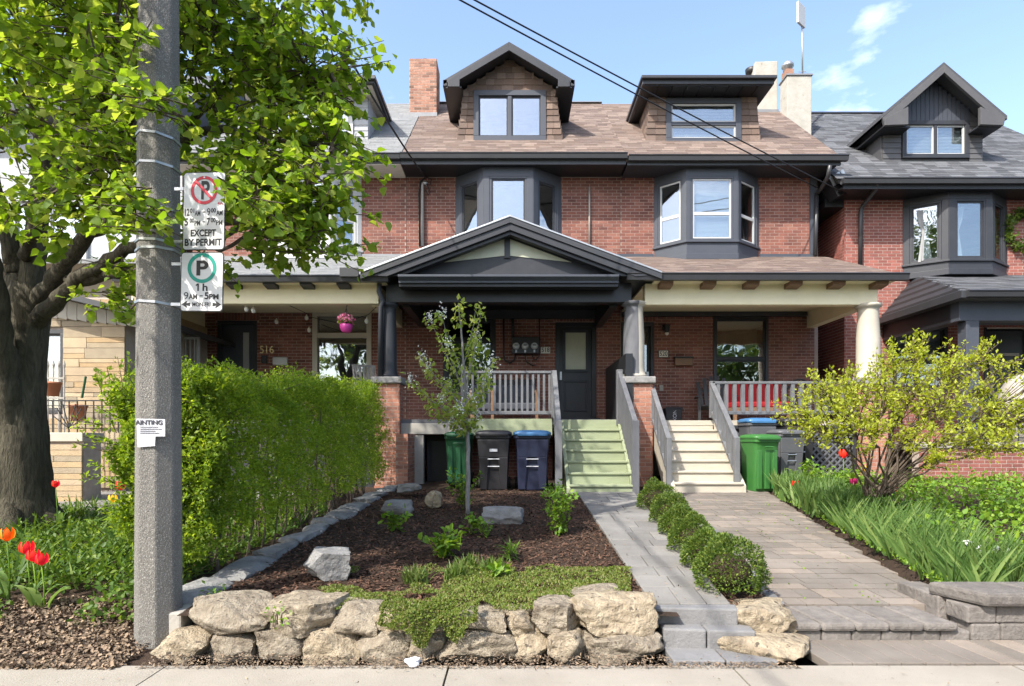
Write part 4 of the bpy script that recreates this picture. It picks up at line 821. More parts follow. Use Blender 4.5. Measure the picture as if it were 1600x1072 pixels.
# ------------------------------------------------------------------ house 522 (dark trim, charcoal roof)
h9 = thing('brick_house', 'bright red brick house with charcoal roof, gabled charcoal dormer and open side passage', 'house', (10.4, 14, .4))
XL, XR = 7.94, 14.0
op = [(9.1, 10.42, 2.6, 4.15), (11.3, 12.4, 1.85, 4.1), (9.5, 11.6, 5.4, 7.2)]
wl = wall_panel(h9, XL+.02, XR, .3, 7.2, YW, YW+.2, op, M['mortarl'])
b = []; bricks_on(b, XL, XR, 1.0, 7.2, YW, op+[(11.2, 12.5, 4.1, 4.32)]); soldier(b, 11.2, 12.5, 4.11, YW); bricks_on(b, YW-.02, 19, 1.0, 7.15, XL+.02, (), 'y', -1); pieces('brick', b, M['brickb'], wl)
rf = shell(h9, XL+.02, XR, 11.36, TAN, YE, 7.36, 18.6, ztop=7.2, m=M['mortarl'])
rf = rf.build('roof', M['shd'], h9); b = []; roof_shingles(b, XL-.1, XR, YE-.02, 7.365, TAN, 6.1); pieces('shingle', b, M['shd'], rf)
rf2 = MB().prismx([(YE, 7.25), (YE, 7.36), (18.6, 11.36), (18.6, 11.2)], XL-.45, XL+.02).build('roof_verge', M['shd'], h9); b = []; roof_shingles(b, XL-.55, XL+.02, YE-.02, 7.365, TAN, 6.1); pieces('shingle', b, M['shd'], rf2, 100)
MB().prismx([(18.4, 11.32), (18.6, 11.46), (18.8, 11.32)], XL-.3, XR).build('ridge_flashing', M['gutter'], h9)
MB().box(XL-.4, XR, YE, YW-.002, 7.17, 7.22).build('soffit', M['black'], h9); MB().box(XL-.4, XR, YE-.02, YE+.02, 7.14, 7.34).build('fascia', M['trim2'], h9); gutter(h9, XL-.45, XR, YE-.02, 7.36, M['gutter'])
MB().box(XL-.45, XL, YW, 19, 7.0, 7.2).build('side_soffit', M['black'], h9)
ev = MB(Matrix.Translation(P(1309, 287, 14.25)) @ Matrix.Rotation(R(-28), 4, 'Y')); ev.box(-.2, .2, -.1, .3, -.28, .22); ev = ev.build('eave_box', M['black'], h9)
for k in range(4): MB(Matrix.Translation(P(1309, 287, 14.25)) @ Matrix.Rotation(R(-28), 4, 'Y')).box(-.19+k*.1, -.11+k*.1, -.115, -.1, -.02, .22).build('soffit_board', M['metal'], h9)
bay(h9, 9.35, 10.1, 11.1, 11.85, YW, .5, 5.25, 7.17, 5.6, 7.0, M['trim2'], M['g_low'], M['trim2'], (), post=.14)
MB().box(10.2, 11.0, YW+.05, YW+.06, 6.75, 6.95).build('blind', M['blind'], h9)
for x_, w0 in ((9.75, .17), (10.36, .17)):
    c_ = MB(); n = 12; y_ = YW-.2 if x_ < 10 else YW-.36
    prof = [(5.62, 1.0), (6.2, .5), (6.28, .42), (6.36, .5), (6.55, .9), (6.85, 1.2)]; vs = []
    for z_, f in prof: vs += [(x_+w0*f*(2*k/n-1), y_+.03*math.sin(k*2.6), z_) for k in range(n+1)]
    c_.add(vs, [(j*(n+1)+i, j*(n+1)+i+1, (j+1)*(n+1)+i+1, (j+1)*(n+1)+i) for j in range(5) for i in range(n)]); c_.build('curtain', M['curtain'], h9, True)
xl, xr, xm, ze, zp = 8.79, 11.6, 10.2, 9.17, 10.36; y0 = 14.4
dw = MB(); dw.box(9.0, 9.47, yd, yd+.1, 8.1, 9.2); dw.box(11.1, 11.45, yd, yd+.1, 8.1, 9.2); dw.box(9.47, 11.1, yd, yd+.1, 8.1, 8.27); dw.prism([(9.0, 9.18), (11.45, 9.18), (xm, 10.2)], yd, yd+.1)
for xa, xb in ((9.0, 9.06), (11.39, 11.45)): dw.prismx([(yd+.1, 8.0), (yd+.1, 9.2), (16.6, 9.2)], xa, xb)
dw = dw.build('dormer', M['siding'], h9); b = []
for r in range(8):
    z_ = 8.2+r*.13; b += [(9.235, yd-.02, z_, .44, .02, .13, -.12, 0, 0), (11.275, yd-.02, z_, .33, .02, .13, -.12, 0, 0)]; ln = YE+(z_-7.36)/TAN-yd
    b.append((8.99, yd+ln/2, z_, .02, ln, .13, 0, -.12, 0))
pieces('siding_board', b, M['siding'], dw)
for k in range(15):
    x_ = 9.5+k*.108; ht = 9.2+(1.0-abs(x_+.05-xm)/1.25)*1.0; MB().box(x_, x_+.098, yd-.035, yd-.005, 9.18, ht).build('siding_board', M['trim'], dw)
window(h9, 9.47, 11.1, 8.27, 9.18, yd-.04, M['trim2'], M['g_low'], .1, (.5,), (), M['white'], blind=(0, 1), name='dormer_window')
dr = MB(); t = .09
dr.prism([(xl-.1, ze-.08), (xm, zp), (xm, zp-t), (xl-.1, ze-.17)], y0, 17.5); dr.prism([(xm, zp), (xr+.1, ze-.08), (xr+.1, ze-.17), (xm, zp-t)], y0, 17.5); dr.build('dormer_roof', M['shd'], h9)
fa = MB()
for s, xe in ((1, xl), (-1, xr)):
    fa.prism([(xe-s*.05, ze-.14), (xm, zp-.08), (xm, zp-.26), (xe+s*.0, ze-.32)][::s], y0-.02, y0+.05); fa.prism([(xe-s*.0, ze-.32), (xe+s*.55, ze-.3), (xe+s*.55, ze+.12), (xe+s*.0, ze-.16)][::s], y0-.03, y0+.06)
fa.build('bargeboard', M['siding'], h9, bevel=.005); MB().box(xl, 9.45, y0+.06, 15.6, ze-.33, ze-.29).build('soffit', M['black'], h9); MB().box(11.05, xr, y0+.06, 15.6, ze-.33, ze-.29).build('soffit', M['black'], h9)
ds = MB(); ds.tube([P(1371, 284, 13.85), P(1369, 295, 13.95), P(1348, 322, 14.5), P(1345, 330, 14.52), P(1344, 425, 14.52)], .05); ds.build('downspout', M['gutter'], h9, True)
# its porch: hipped dark roof, square posts, brick parapet
pr = MB(); e0, e1 = 8.76, 9.65
pr.add([(e0, 11.8, 4.28), (XR, 11.8, 4.28), (XR, YW, 5.35), (e1, YW, 5.35), (e0, YW, 4.28), (e0, 11.8, 4.16), (XR, 11.8, 4.16), (XR, YW, 4.16), (e0, YW, 4.16)], [(0, 1, 2, 3), (5, 8, 7, 6), (0, 5, 6, 1), (0, 4, 8, 5), (1, 6, 7, 2), (4, 3, 2, 7, 8)])
pr = pr.build('porch_roof', M['shd'], h9); b = []; roof_shingles(b, e0, XR, 11.8, 4.285, .382, 3.0, ok=lambda x, y, z: x > e0+(y-11.8)*.32+.1); pieces('shingle', b, M['shd'], pr, 60)
for k in range(5):
    f = .1+k*.17; MB().bar(Vector((e0+(e1-e0)*f, 11.8+(YW-11.8)*f, 4.29+1.07*f)), Vector((e0+(e1-e0)*f, YW-.02, 4.29+1.07*f)), .035, .05).build('roof_rib', M['gutter'], h9)
MB().add([(e0, 11.8, 4.282), (e1, YW, 5.352), (e0, YW, 4.282)], [(0, 1, 2)]).build('hip_face', M['trim2'], h9); gutter(h9, e0, XR, 11.8, 4.3, M['gutter']); MB().box(e0-.1, e0, 11.75, YW, 4.16, 4.3).build('gutter', M['gutter'], h9)
MB().box(e0+.1, XR, YP-.12, YP+.12, 3.78, 4.16).build('porch_beam', M['trim'], h9); MB().box(e0+.1, e0+.34, YP+.12, YW-.02, 3.78, 4.16).build('porch_beam', M['black'], h9)
MB().box(9.0, 9.26, YP-.12, YP+.12, 1.3, 3.78).build('post', M['trim'], h9, bevel=.01); MB().box(8.3, XR, YP, YW-.02, 1.2, 1.35).build('porch_deck', M['lintel'], h9)
pw = MB().box(8.0, XR, YP-.2, YP, .4, 1.25).build('porch_wall', M['mortarl'], h9); b = []; bricks_on(b, 8.0, XR, .5, 1.25, YP-.2); pieces('brick', b, M['brickb'], pw, 120); MB().box(7.95, XR, YP-.25, YP+.02, 1.25, 1.35).build('coping', M['lintel'], h9, bevel=.01)
window(h9, 9.1, 10.42, 2.6, 4.15, YW+.0, M['black'], M['g_low'], .09, (.46,), (.45,), M['trim2'], blind=(.45, 1))
door = MB().box(11.35, 12.35, YW+.1, YW+.14, 1.4, 4.05).build('front_door', M['black'], h9); frame_rect(f_ := MB(), 11.5, 12.2, 2.5, 3.5, YW+.06, YW+.1, .06); f_.build('door_grille', M['lintel'], door); MB().box(11.3, 11.36, YW-.02, YW+.1, 1.4, 4.1).build('door_frame', M['black'], h9)
pl = thing('porch_light', 'flat round white lamp under the dark porch ceiling', 'lamp', P(1560, 498, 13)); MB().lathe(P(1560, 498, 13)+Vector((0, 0, 0)), [(.28, 0), (.3, .02), (.28, .05), (.1, .06)], 24).build('diffuser', M['white'], pl, True)
MB().tube([P(1560, 494, 13), P(1560, 470, 13)], .02).build('stem', M['iron'], pl)
ir = thing('iron_railing', 'black scrolled iron railing on the brick porch parapet', 'railing', (11, YP-.1, 1.35)); i_ = MB(); i_.bar((9.3, YP-.1, 2.2), (XR, YP-.1, 2.2), .03, .03); i_.bar((9.3, YP-.1, 1.45), (XR, YP-.1, 1.45), .02, .02); i_.build('rail', M['iron'], ir)
for k in range(32): x_ = 9.35+k*.14; MB().box(x_-.008, x_+.008, YP-.108, YP-.092, 1.35, 2.2).build('baluster', M['iron'], ir)
for k in range(12):
    c = Vector((10.4+k*.2, YP-.12, 2.08)); MB().tube([c+Vector((math.cos(t)*.07*(1-t/9), 0, math.sin(t)*.07*(1-t/9))) for t in np.linspace(0, 7, 12)], .007, 5).build('scroll', M['iron'], ir)
wr = thing('wreath', 'dark green evergreen wreath fixed on the brick wall', 'wreath', P(1598, 358, 14.5)); n = 700; a = rng.random(n)*6.28; r_ = .42+rng.normal(0, .06, n); c = P(1602, 360, 14.5)
leafcloud('foliage', np.stack([c.x+r_*np.cos(a), c.y+rng.normal(0, .04, n), c.z+r_*np.sin(a)], 1), rdir(n), .11, 'oval', M['Lbox'], wr)
# ------------------------------------------------------------------ house 514 at far left: stone clad enclosed porch
h4 = thing('stone_house', 'house with sandstone clad enclosed porch behind the big tree trunk', 'house', (-9.5, 12, .4))
y4 = 11.5; xr4 = X(197, y4); op = [(-10.6, X(101, y4), 1.9, Z(515, y4))]
wl = wall_panel(h4, -13, xr4-.01, .3, 4.1, y4, y4+.2, op, M['mortarl']); b = []; z_ = .5
while z_ < 4.05:
    hh = random.choice((.08, .12, .16, .2)); x_ = xr4-.0
    while x_ > -11.5:
        ln = random.uniform(.35, 1.0); a0, a1 = max(x_-ln, -11.5), x_; x_ -= ln
        subs = [(hh, 0)] if hh < .14 or random.random() < .6 else [(hh/2, 0), (hh/2, hh/2)]
        for h_, o_ in subs:
            for s0, s1 in ([(a0, a1)] if not (z_+hh > op[0][2] and z_ < op[0][3]) else [(max(a0, op[0][1]), a1)] if a1 > op[0][1] else []):
                if s1-s0 > .05: b.append(((s0+s1)/2, y4-.02, z_+o_+h_/2, s1-s0-.008, .04+random.uniform(0, .025), h_-.008))
    z_ += hh
pieces('stone', b, M['stonec'], wl); window(h4, *op[0], y4+.02, M['gutter'], M['g_low'], .08)
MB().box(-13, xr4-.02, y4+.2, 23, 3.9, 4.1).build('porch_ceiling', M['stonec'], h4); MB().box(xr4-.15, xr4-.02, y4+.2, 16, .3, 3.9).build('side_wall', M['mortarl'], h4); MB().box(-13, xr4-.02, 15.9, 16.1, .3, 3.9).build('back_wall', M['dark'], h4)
rz = MB(); pA, pB = P(30, 440, y4-.5), P(222, 487, y4-.5)
rz.prism([(pA.x, pA.z), (pB.x, pB.z), (pB.x, pB.z-.1), (pA.x, pA.z-.1)], y4-.5, 16); rz.build('porch_roof', M['gutter'], h4)
b = []
for k in range(12):
    t = k/12; q = pA.lerp(pB, t); q2 = pA.lerp(pB, t+1/12); MB().prism([(q.x+.005, q.z-.11), (q2.x-.005, q2.z-.11), (q2.x-.005, q2.z-.22-.3*(1-t)), (q.x+.005, q.z-.22-.3*(1-t))], y4-.08, y4-.03).build('gable_board', M['cream2'], h4)
MB().box(-14, -7.95, 14.6, 14.8, 4.1, 9.0).build('upper_wall', M['gsiding'], h4); window(h4, -12, -10.2, 5.6, 7.2, 14.55, M['white'], M['g_up'], .1, (.5,)); MB().prismx([(14.0, 9.0), (14.0, 9.15), (18, 12.2), (23, 9), (23, 8.9)], -14, -7.9).build('roof', M['shd'], h4)
MB().box(-14, -7.95, 13.4, 14.6, 5.3, 5.4).build('balcony_roof', M['shg'], h4)
# dark gap between 514 and 516: recessed brick wall with barred white window
gpw = thing('passage_wall', 'dark recessed brick wall with barred white window between porches', 'wall', (-7.9, 15.4, .4)); MB().box(-9.5, -7.7, 15.4, 15.6, .3, 7.7).build('wall', M['brick'], gpw)
wb = MB(); c0, c1 = P(277, 580, 13.6), P(312, 527, 13.6); frame_rect(wb, c0.x, c1.x, c0.z, c1.z, 13.56, 13.62, .05); wb = wb.build('window_guard', M['white'], gpw)
for k in range(4): x_ = c0.x+(c1.x-c0.x)*(k+1)/5; MB().box(x_-.012, x_+.012, 13.57, 13.6, c0.z, c1.z).build('bar', M['white'], wb)
MB().bar(P(277, 612, 13.4), P(312, 590, 13.4), .05, .05).build('handrail', M['lintel'], gpw)
# low stone wall with iron fence in front of 514
fw = thing('stone_planter_wall', 'low sandstone planter wall with cream coping beside the tree trunk', 'wall', (-7.6, 9.6, .4)); y5 = 9.6
core = MB().box(-10.5, X(131, y5), y5, y5+.4, .3, Z(689, y5)).build('wall', M['mortarl'], fw); b = []; z_ = .42
while z_ < Z(692, y5)-.05:
    x_ = X(131, y5)
    while x_ > -9.5: ln = random.uniform(.4, 1.0); b.append((x_-ln/2, y5-.02, z_+.045, ln-.01, .05, .085)); x_ -= ln
    z_ += .092
pieces('stone', b, M['stonec'], core); MB().box(-10.5, X(133, y5), y5-.06, y5+.45, Z(690, y5), Z(676, y5)).build('coping', M['cream2'], fw, bevel=.01)
fe = thing('iron_fence', 'black wrought iron fence with fan ornament on the planter wall', 'fence', (-7.5, 9.65, 1.4)); zt_, zb0 = Z(626, 9.65), Z(676, 9.65); f_ = MB(); f_.bar((-9.5, 9.65, zt_), (X(190, 9.65), 9.65, zt_), .02, .02); f_.bar((-9.5, 9.65, zt_-.08), (X(190, 9.65), 9.65, zt_-.08), .012, .012); f_.build('rail', M['iron'], fe)
for k in range(22): x_ = -9.0+k*.13; MB().box(x_-.007, x_+.007, 9.643, 9.657, zb0, zt_).build('bar', M['iron'], fe)
for k in range(7):
    t = R(30+20*k); c = P(108, 670, 9.63); MB().bar(c, c+Vector((.3*math.cos(t), 0, .42*math.sin(t))), .012, .012).build('fan_bar', M['iron'], fe)
wf = thing('window_railing', 'white pointed iron railing before the left porch window', 'railing', (-8.5, 10.8, 1.5)); f_ = MB(); f_.bar(P(52, 591, 10.8), P(101, 591, 10.8), .03, .03); f_.bar(P(52, 622, 10.8), P(101, 622, 10.8), .03, .03); f_.build('rail', M['lintel'], wf)
for k in range(6):
    a = P(58+k*8.5, 690, 10.8); b_ = P(58+k*8.5, 575, 10.8); MB().tube([a, b_, b_+Vector((0, 0, .05)), b_+Vector((0, 0, .14))], [.012, .012, .022, .002], 6).build('bar', M['lintel'], wf)
for px, py, d, r_, lb in ((83, 608, 10.4, .12, 'terracotta pot hanging on the white window railing'), (122, 645, 10.0, .13, 'terracotta pot standing behind the iron fence')):
    c = P(px, py, d); MB2 = MB().lathe(c, [(r_*.7, -r_), (r_, r_*.7), (r_*1.1, r_*.7), (r_*1.1, r_), (r_*.9, r_), (r_*.85, r_*.7)], 16); tag(MB2.build('flower_pot', M['terra'], None, True), lb, 'pot')
tag(MB().tube([P(128, 622, 10.2), P(134, 588, 10.2)], .018, 6).build('tool_handle', M['bindg']), 'green tool handle leaning against the sandstone wall', 'handle')
pv = MB().box(-12, -3.9, 8.6, 11.4, .3, .44).build('side_walk', M['slab']); tag(pv, kind='structure')
# ------------------------------------------------------------------ rocks
def rockmesh(c, size, seed, n=9, sq=.55, amp=.13, rz=0., tilt=(0, 0), tall=1.):
    """weathered block: cube grid rounded towards a superellipsoid, chipped by planes and noise"""
    rs = np.random.default_rng(seed); idx = {}; V = []; Fc = []
    def vid(p):
        k = tuple(np.round(p, 5))
        if k not in idx: idx[k] = len(V); V.append(np.array(p, float))
        return idx[k]
    L_ = np.linspace(-1, 1, n)
    for ax in range(3):
        for s in (-1, 1):
            for i in range(n-1):
                for j in range(n-1):
                    q = []
                    for a, b_ in ((i, j), (i+1, j), (i+1, j+1), (i, j+1)):
                        p = [0, 0, 0]; p[ax] = s; p[(ax+1) % 3] = L_[a]; p[(ax+2) % 3] = L_[b_]; q.append(vid(p))
                    Fc.append(tuple(q if s > 0 else q[::-1]))
    V = np.array(V); nr = np.linalg.norm(V, axis=1)[:, None]; V = V*(1-sq)+V/nr*1.18*sq
    for _ in range(10):                                    # broken corners and faces
        d = rs.normal(0, 1, 3); d /= np.linalg.norm(d); h = rs.uniform(.86, 1.12); t = V @ d; over = np.maximum(0, t-h); V -= over[:, None]*d*.92
    o = Vector(rs.uniform(-50, 50, 3)); out = []; sz_ = Vector(size)/2
    for v in V:
        v_ = Vector(v); w_ = Vector((v_.x*sz_.x, v_.y*sz_.y, v_.z*sz_.z)); n1 = noise.fractal(v_*1.1+o, 1.0, 2.0, 3); n2 = noise.noise(Vector((w_.x*7, w_.y*7, w_.z*26))+o)*.5
        n3 = noise.voronoi(w_*13+o)[0]; n4 = noise.fractal(w_*28+o, .9, 2.1, 3)
        out.append(v*(1+amp*(n1*.8+n2)+.05*(n3[1]-n3[0])-.03+.028*n4))
    V = np.array(out)*np.array(size)/2
    T = Matrix.Translation(c) @ Matrix.Rotation(rz, 4, 'Z') @ Matrix.Rotation(tilt[0], 4, 'X') @ Matrix.Rotation(tilt[1], 4, 'Y')
    return [tuple(T @ Vector(v)) for v in V], Fc
def rock(name, c, size, seed, m, parent=None, **k):
    v, f = rockmesh(c, size, seed, **k); mb = MB(); mb.v = v; mb.f = f; o = mb.build(name, m, parent)
    o.data.polygons.foreach_set('use_smooth', [True]*len(o.data.polygons))
    if hasattr(o.data, 'set_sharp_from_angle'): o.data.set_sharp_from_angle(angle=R(28))
    return o
rw = thing('stone_retaining_wall', 'two-course wall of rough buff limestone boulders edging the mulch bed', 'wall', (-.7, 4, 0))
up = [(300, 420, 940, 1000), (417, 525, 938, 1003), (520, 590, 948, 1003), (585, 640, 958, 1004), (638, 702, 965, 1006), (704, 788, 958, 1004), (790, 834, 956, 1004), (836, 905, 940, 1000), (900, 1020, 932, 1003)]
for k, (a, b_, t, u) in enumerate(up):
    d = 4.08; z0, z1 = .095, Z(t, d)+.0
    rock('stone', (X((a+b_)/2, d), d+.1+random.uniform(-.02, .02), (z0+z1)/2), ((b_-a)*d/FPX*1.1, .42, (z1-z0)*1.04), 40+k, M['stone'], rw, n=22, sq=.2, amp=.12, rz=random.uniform(-.08, .08), tilt=(random.uniform(-.05, .08), random.uniform(-.04, .04)))
lo = [(243, 318), (318, 398), (394, 470), (468, 560), (556, 638), (634, 690), (688, 802), (798, 862), (858, 916), (912, 1030)]
for k, (a, b_) in enumerate(lo):
    d = 3.98; z1 = .115+random.uniform(-.015, .015)
    rock('stone', (X((a+b_)/2, d), d+.12+random.uniform(-.03, .03), z1/2-.02), ((b_-a)*d/FPX*1.1, .36, z1+.09), 80+k, M['stone'], rw, n=20, sq=.16, amp=.11, rz=random.uniform(-.08, .08))
rock('stone', (X(935, 4.5), 4.52, .255), (.42, .3, .13), 131, M['stone'], rw, n=20, sq=.2, rz=.2)
MB().box(-2.40, -2.25, 4.12, 4.62, -.02, .232).build('corner_block', M['lintel'], rw, bevel=.015); MB().box(-2.41, -2.26, 4.63, 5.5, -.02, .255).build('corner_block', M['lintel'], rw, bevel=.015)
def lone(px, py, d, size, seed, label, m, **k):
    c = P(px, py, d); o = rock('garden_rock', (c.x, c.y, c.z), size, seed, m, None, **k); return tag(o, label, 'rock')
lone(1186, 966, 4.28, (.44, .36, .25), 201, 'rounded buff boulder beside the clipped boxwood at the drive corner', M['stone'], n=22, sq=.38, amp=.15)
c = P(1195, 1012, 4.1); tag(rock('garden_rock', (c.x, c.y, .035), (.52, .5, .15), 202, M['stone'], None, n=22, sq=.16, amp=.08, rz=-.5), 'flat buff step stone under the drive corner boulder', 'rock')
tag(rock('garden_rock', (X(1232, 4.2), 4.22, .12), (.12, .1, .1), 203, M['stone'], None, n=7), 'small buff stone wedged beside the drive blocks', 'rock')
lone(510, 880, 5.0, (.36, .25, .23), 210, 'angular pale grey rock near the retaining wall in the mulch', M['gstone'], n=18, sq=.1, amp=.09, rz=.35, tilt=(.1, .1))
lone(620, 793, 8.1, (.42, .3, .2), 211, 'flat grey rock in shade beside the small leafy stem', M['gstone'], n=15, sq=.25, rz=.1)
lone(677, 782, 8.9, (.24, .2, .28), 212, 'small upright buff rock among the mulch', M['stone'], n=9, sq=.3)
lone(786, 808, 7.7, (.5, .35, .26), 213, 'long grey rock lying right of the sapling trunk', M['gstone'], n=16, sq=.2, amp=.12, rz=-.15)
lone(640, 762, 10.2, (.4, .3, .14), 214, 'low grey rock at the far shaded end of the mulch', M['gstone'], n=9, sq=.4)
# flat stone edging between hedge and mulch
ed = thing('stone_edging', 'line of flat grey flagstones edging the mulch below the hedge', 'edging', (-2.4, 7, .3)); y = 4.32; k = 0
while y < 11.3:
    ln = random.uniform(.35, .8)
    rock('stone', (-2.38+random.uniform(-.03, .03)+.008*(y-4), y+ln/2, zb(y+ln/2)-.012), (.30+random.uniform(-.04, .06), ln*1.05, .1), 300+k, M['gstone'], ed, n=11, sq=.08, amp=.07); y += ln; k += 1
# ------------------------------------------------------------------ utility pole, bands, signs, notice
ep = thing('utility_pole', 'speckled aggregate concrete utility pole with flat faces and metal bands', 'pole', (-2.45, 4.2, 0))
pl = MB(); n = 8; vs = []
for z_, w_ in ((-.3, .142), (9.5, .095)):
    for i in range(n):
        a = R(22.5+45*i); vs.append((-2.45+w_/math.cos(R(22.5))*math.cos(a)*.99, 4.2+w_/math.cos(R(22.5))*math.sin(a), z_))
pl.add(vs, [tuple(range(n))[::-1], tuple(range(n, 2*n))]+[(i, (i+1) % n, (i+1) % n+n, i+n) for i in range(n)]); pl.build('shaft', M['pole'], ep, bevel=.012)
def pw_(z_): return .142-.047*(z_+.3)/9.8
for py, tl in ((203, 6), (250, 3), (318, 5), (372, 2), (385, -2), (470, 4)):
    z_ = Z(py, 4.06); w_ = pw_(z_)/math.cos(R(22.5))+.004; ring = [Vector((-2.45+w_*math.cos(R(22.5+45*i)), 4.2+w_*math.sin(R(22.5+45*i)), z_+R(tl)*w_*-math.cos(R(22.5+45*i)))) for i in range(9)]
    bnd = MB()
    for a, b_ in zip(ring[:-1], ring[1:]): bnd.bar(a, b_, .004, .016)
    bnd.build('steel_band', M['metal'], ep)
def plate(name, label, px0, px1, py0, py1, d, rz=0):
    c = P((px0+px1)/2, (py0+py1)/2, d); w_, h_ = (px1-px0)*d/FPX, (py1-py0)*d/FPX; T = Matrix.Translation(c) @ Matrix.Rotation(rz, 4, 'Z') @ Matrix.Rotation(R(1.2), 4, 'Y')
    t = thing(name, label, 'sign', c); r_ = .02
    def rr(w2, h2, r2): return [(sx*(w2-r2)+r2*math.cos(R(a)), sz*(h2-r2)+r2*math.sin(R(a))) for sx, sz, a0 in ((1, 1, 0), (-1, 1, 90), (-1, -1, 180), (1, -1, 270)) for a in range(a0, a0+91, 30)]
    MB(T).prism(rr(w_/2, h_/2, .022)[::-1], -.001, .003).build('plate', M['signb'], t); MB(T).prism(rr(w_/2-.006, h_/2-.006, .018)[::-1], -.003, -.001).build('face', M['signw'], t)
    MB(T).box(-w_/2-.07, -.02, .004, .012, h_*.28, h_*.28+.02).build('bracket', M['metal'], t); MB(T).box(-w_/2-.07, -.02, .004, .012, -h_*.4, -h_*.4+.02).build('bracket', M['metal'], t)
    for q in (.43, -.43): MB(T @ Matrix.Translation((0, -.003, q*h_)) @ Matrix.Rotation(R(90), 4, 'X')).lathe((0, 0, 0), [(.006, 0), (.006, .003)], 8).build('bolt', M['metal'], t)
    return t, T, w_, h_
def ring(t, T, c, r0, r1, m, name, y=-.0045):
    mb = MB(T); n = 40; vs = []
    for r_ in (r0, r1): vs += [(c[0]+r_*math.cos(2*math.pi*i/n), y, c[1]+r_*math.sin(2*math.pi*i/n)) for i in range(n)]
    mb.add(vs, [(i, (i+1) % n, (i+1) % n+n, i+n) for i in range(n)]); mb.build(name, m, t)
def fit(t, T, s, x0, x1, z0, z1, m=None, y=-.0042, off=.0):
    if s == '9': off = .0
    """one line of lettering stretched to fill a box on the plate"""
    o = text('lettering', s, 1., (0, 0, 0), m or M['signb'], t, off=off); v = np.array([q.co for q in o.data.vertices]); lo_, hi_ = v.min(0), v.max(0)
    o.data.transform(T @ Matrix.Translation(((x0+x1)/2, y, (z0+z1)/2)) @ Matrix.Diagonal(((x1-x0)/(hi_[0]-lo_[0]), .001, (z1-z0)/(hi_[2]-lo_[2]), 1)) @ Matrix.Translation((-(lo_[0]+hi_[0])/2, 0, -(lo_[2]+hi_[2])/2)))
    return o
t, T, w_, h_ = plate('parking_sign', 'upper white no parking sign with red crossed ring and permit hours', 284, 354, 269, 391, 4.05, R(-6))
U = lambda x: (x-.5)*w_
V_ = lambda y: h_*(.5-y)
cz = V_(.235); fit(t, T, 'P', U(.43), U(.63), cz-.062, cz+.062, off=.03); ring(t, T, (U(.5), cz), .074, .094, M['signr'], 'red_ring', -.0055)
MB(T).bar((U(.5)-.058, -.0062, cz+.058), (U(.5)+.058, -.0062, cz-.058), .0006, .019, (0, 0, 1)).build('red_slash', M['signr'], t); fit(t, T, '4A', U(.82), U(.95), V_(.425), V_(.385), M['signr'], off=.01)
def hours(a, b_, c_, d_, e_, f_, y0, y1):
    ym = y0+(y1-y0)*.62; k = .03
    fit(t, T, a, U(.05), U(.16 if len(a) > 1 else .13), V_(y1), V_(y0), off=k); fit(t, T, b_, U(.17), U(.275), V_(ym), V_(y0), off=k); fit(t, T, c_, U(.285), U(.42), V_(y1), V_(y0+(y1-y0)*.32), off=k); fit(t, T, '-', U(.475), U(.535), V_((y0+y1)/2+.008), V_((y0+y1)/2-.006))
    fit(t, T, d_, U(.575), U(.655), V_(y1), V_(y0), off=k); fit(t, T, e_, U(.67), U(.785), V_(ym), V_(y0), off=k); fit(t, T, f_, U(.795), U(.945), V_(y1), V_(y0+(y1-y0)*.32), off=k)
hours('12', '01', 'AM', '9', '00', 'AM', .465, .56); hours('5', '00', 'PM', '7', '00', 'PM', .59, .685)
fit(t, T, 'EXCEPT', U(.2), U(.8), V_(.825), V_(.735), off=.03); fit(t, T, 'BY PERMIT', U(.06), U(.94), V_(.945), V_(.855), off=.03)
t, T, w_, h_ = plate('parking_sign', 'lower white parking sign with green ring and one hour limit', 281, 350.5, 394, 487, 4.05, R(-4))
cz = V_(.27); ring(t, T, (U(.5), cz), .076, .1, M['signg'], 'green_ring'); fit(t, T, 'P', U(.37), U(.65), cz-.05, cz+.05, off=.03); fit(t, T, 'h', U(.52), U(.64), V_(.655), V_(.53), off=.03); MB(T).box(U(.40), U(.435), -.0046, -.0036, V_(.655), V_(.53)).build('lettering', M['signb'], t); MB(T).bar((U(.365), -.0042, V_(.565)), (U(.41), -.0042, V_(.538)), .0006, .01).build('lettering', M['signb'], t)
fit(t, T, '9', U(.09), U(.19), V_(.795), V_(.675), off=.03); fit(t, T, 'AM', U(.2), U(.4), V_(.795), V_(.705), off=.03); fit(t, T, '-', U(.46), U(.53), V_(.745), V_(.728)); fit(t, T, '5', U(.57), U(.67), V_(.795), V_(.675), off=.03); fit(t, T, 'PM', U(.68), U(.9), V_(.795), V_(.705), off=.03)
fit(t, T, 'MON-FRI', U(.29), U(.71), V_(.915), V_(.845), off=.02); zz_ = V_(.88)
for s in (-1, 1): MB(T).prism([(s*.138, zz_), (s*.095, zz_+.026), (s*.104, zz_+.007), (s*.078, zz_+.012), (s*.078, zz_-.012), (s*.104, zz_-.007), (s*.095, zz_-.026)][::-s], -.0046, -.004).build('arrow', M['signb'], t)
nt_ = thing('paper_notice', 'torn white paper notice taped round the concrete pole', 'notice', P(237, 677, 4.06)); d = 4.06-.008
MB().add([P(213, 654, d), P(258, 655, d), P(258, 682, d), P(243, 682, d), P(242, 697, d), P(215, 699, d)], [(0, 1, 2, 3, 4, 5)]).build('sheet', M['paper'], nt_)
text('lettering', 'AINTING', .042, P(233, 660.5, d-.003), M['ink'], nt_, off=.001, xs=1.05)
for k in range(4): MB().box(X(219, d), X(219+(28, 34, 24, 30)[k], d), d-.004, d-.003, Z(667.6+k*3.2, d), Z(666.8+k*3.2, d)).build('text_line', M['ink'], nt_)
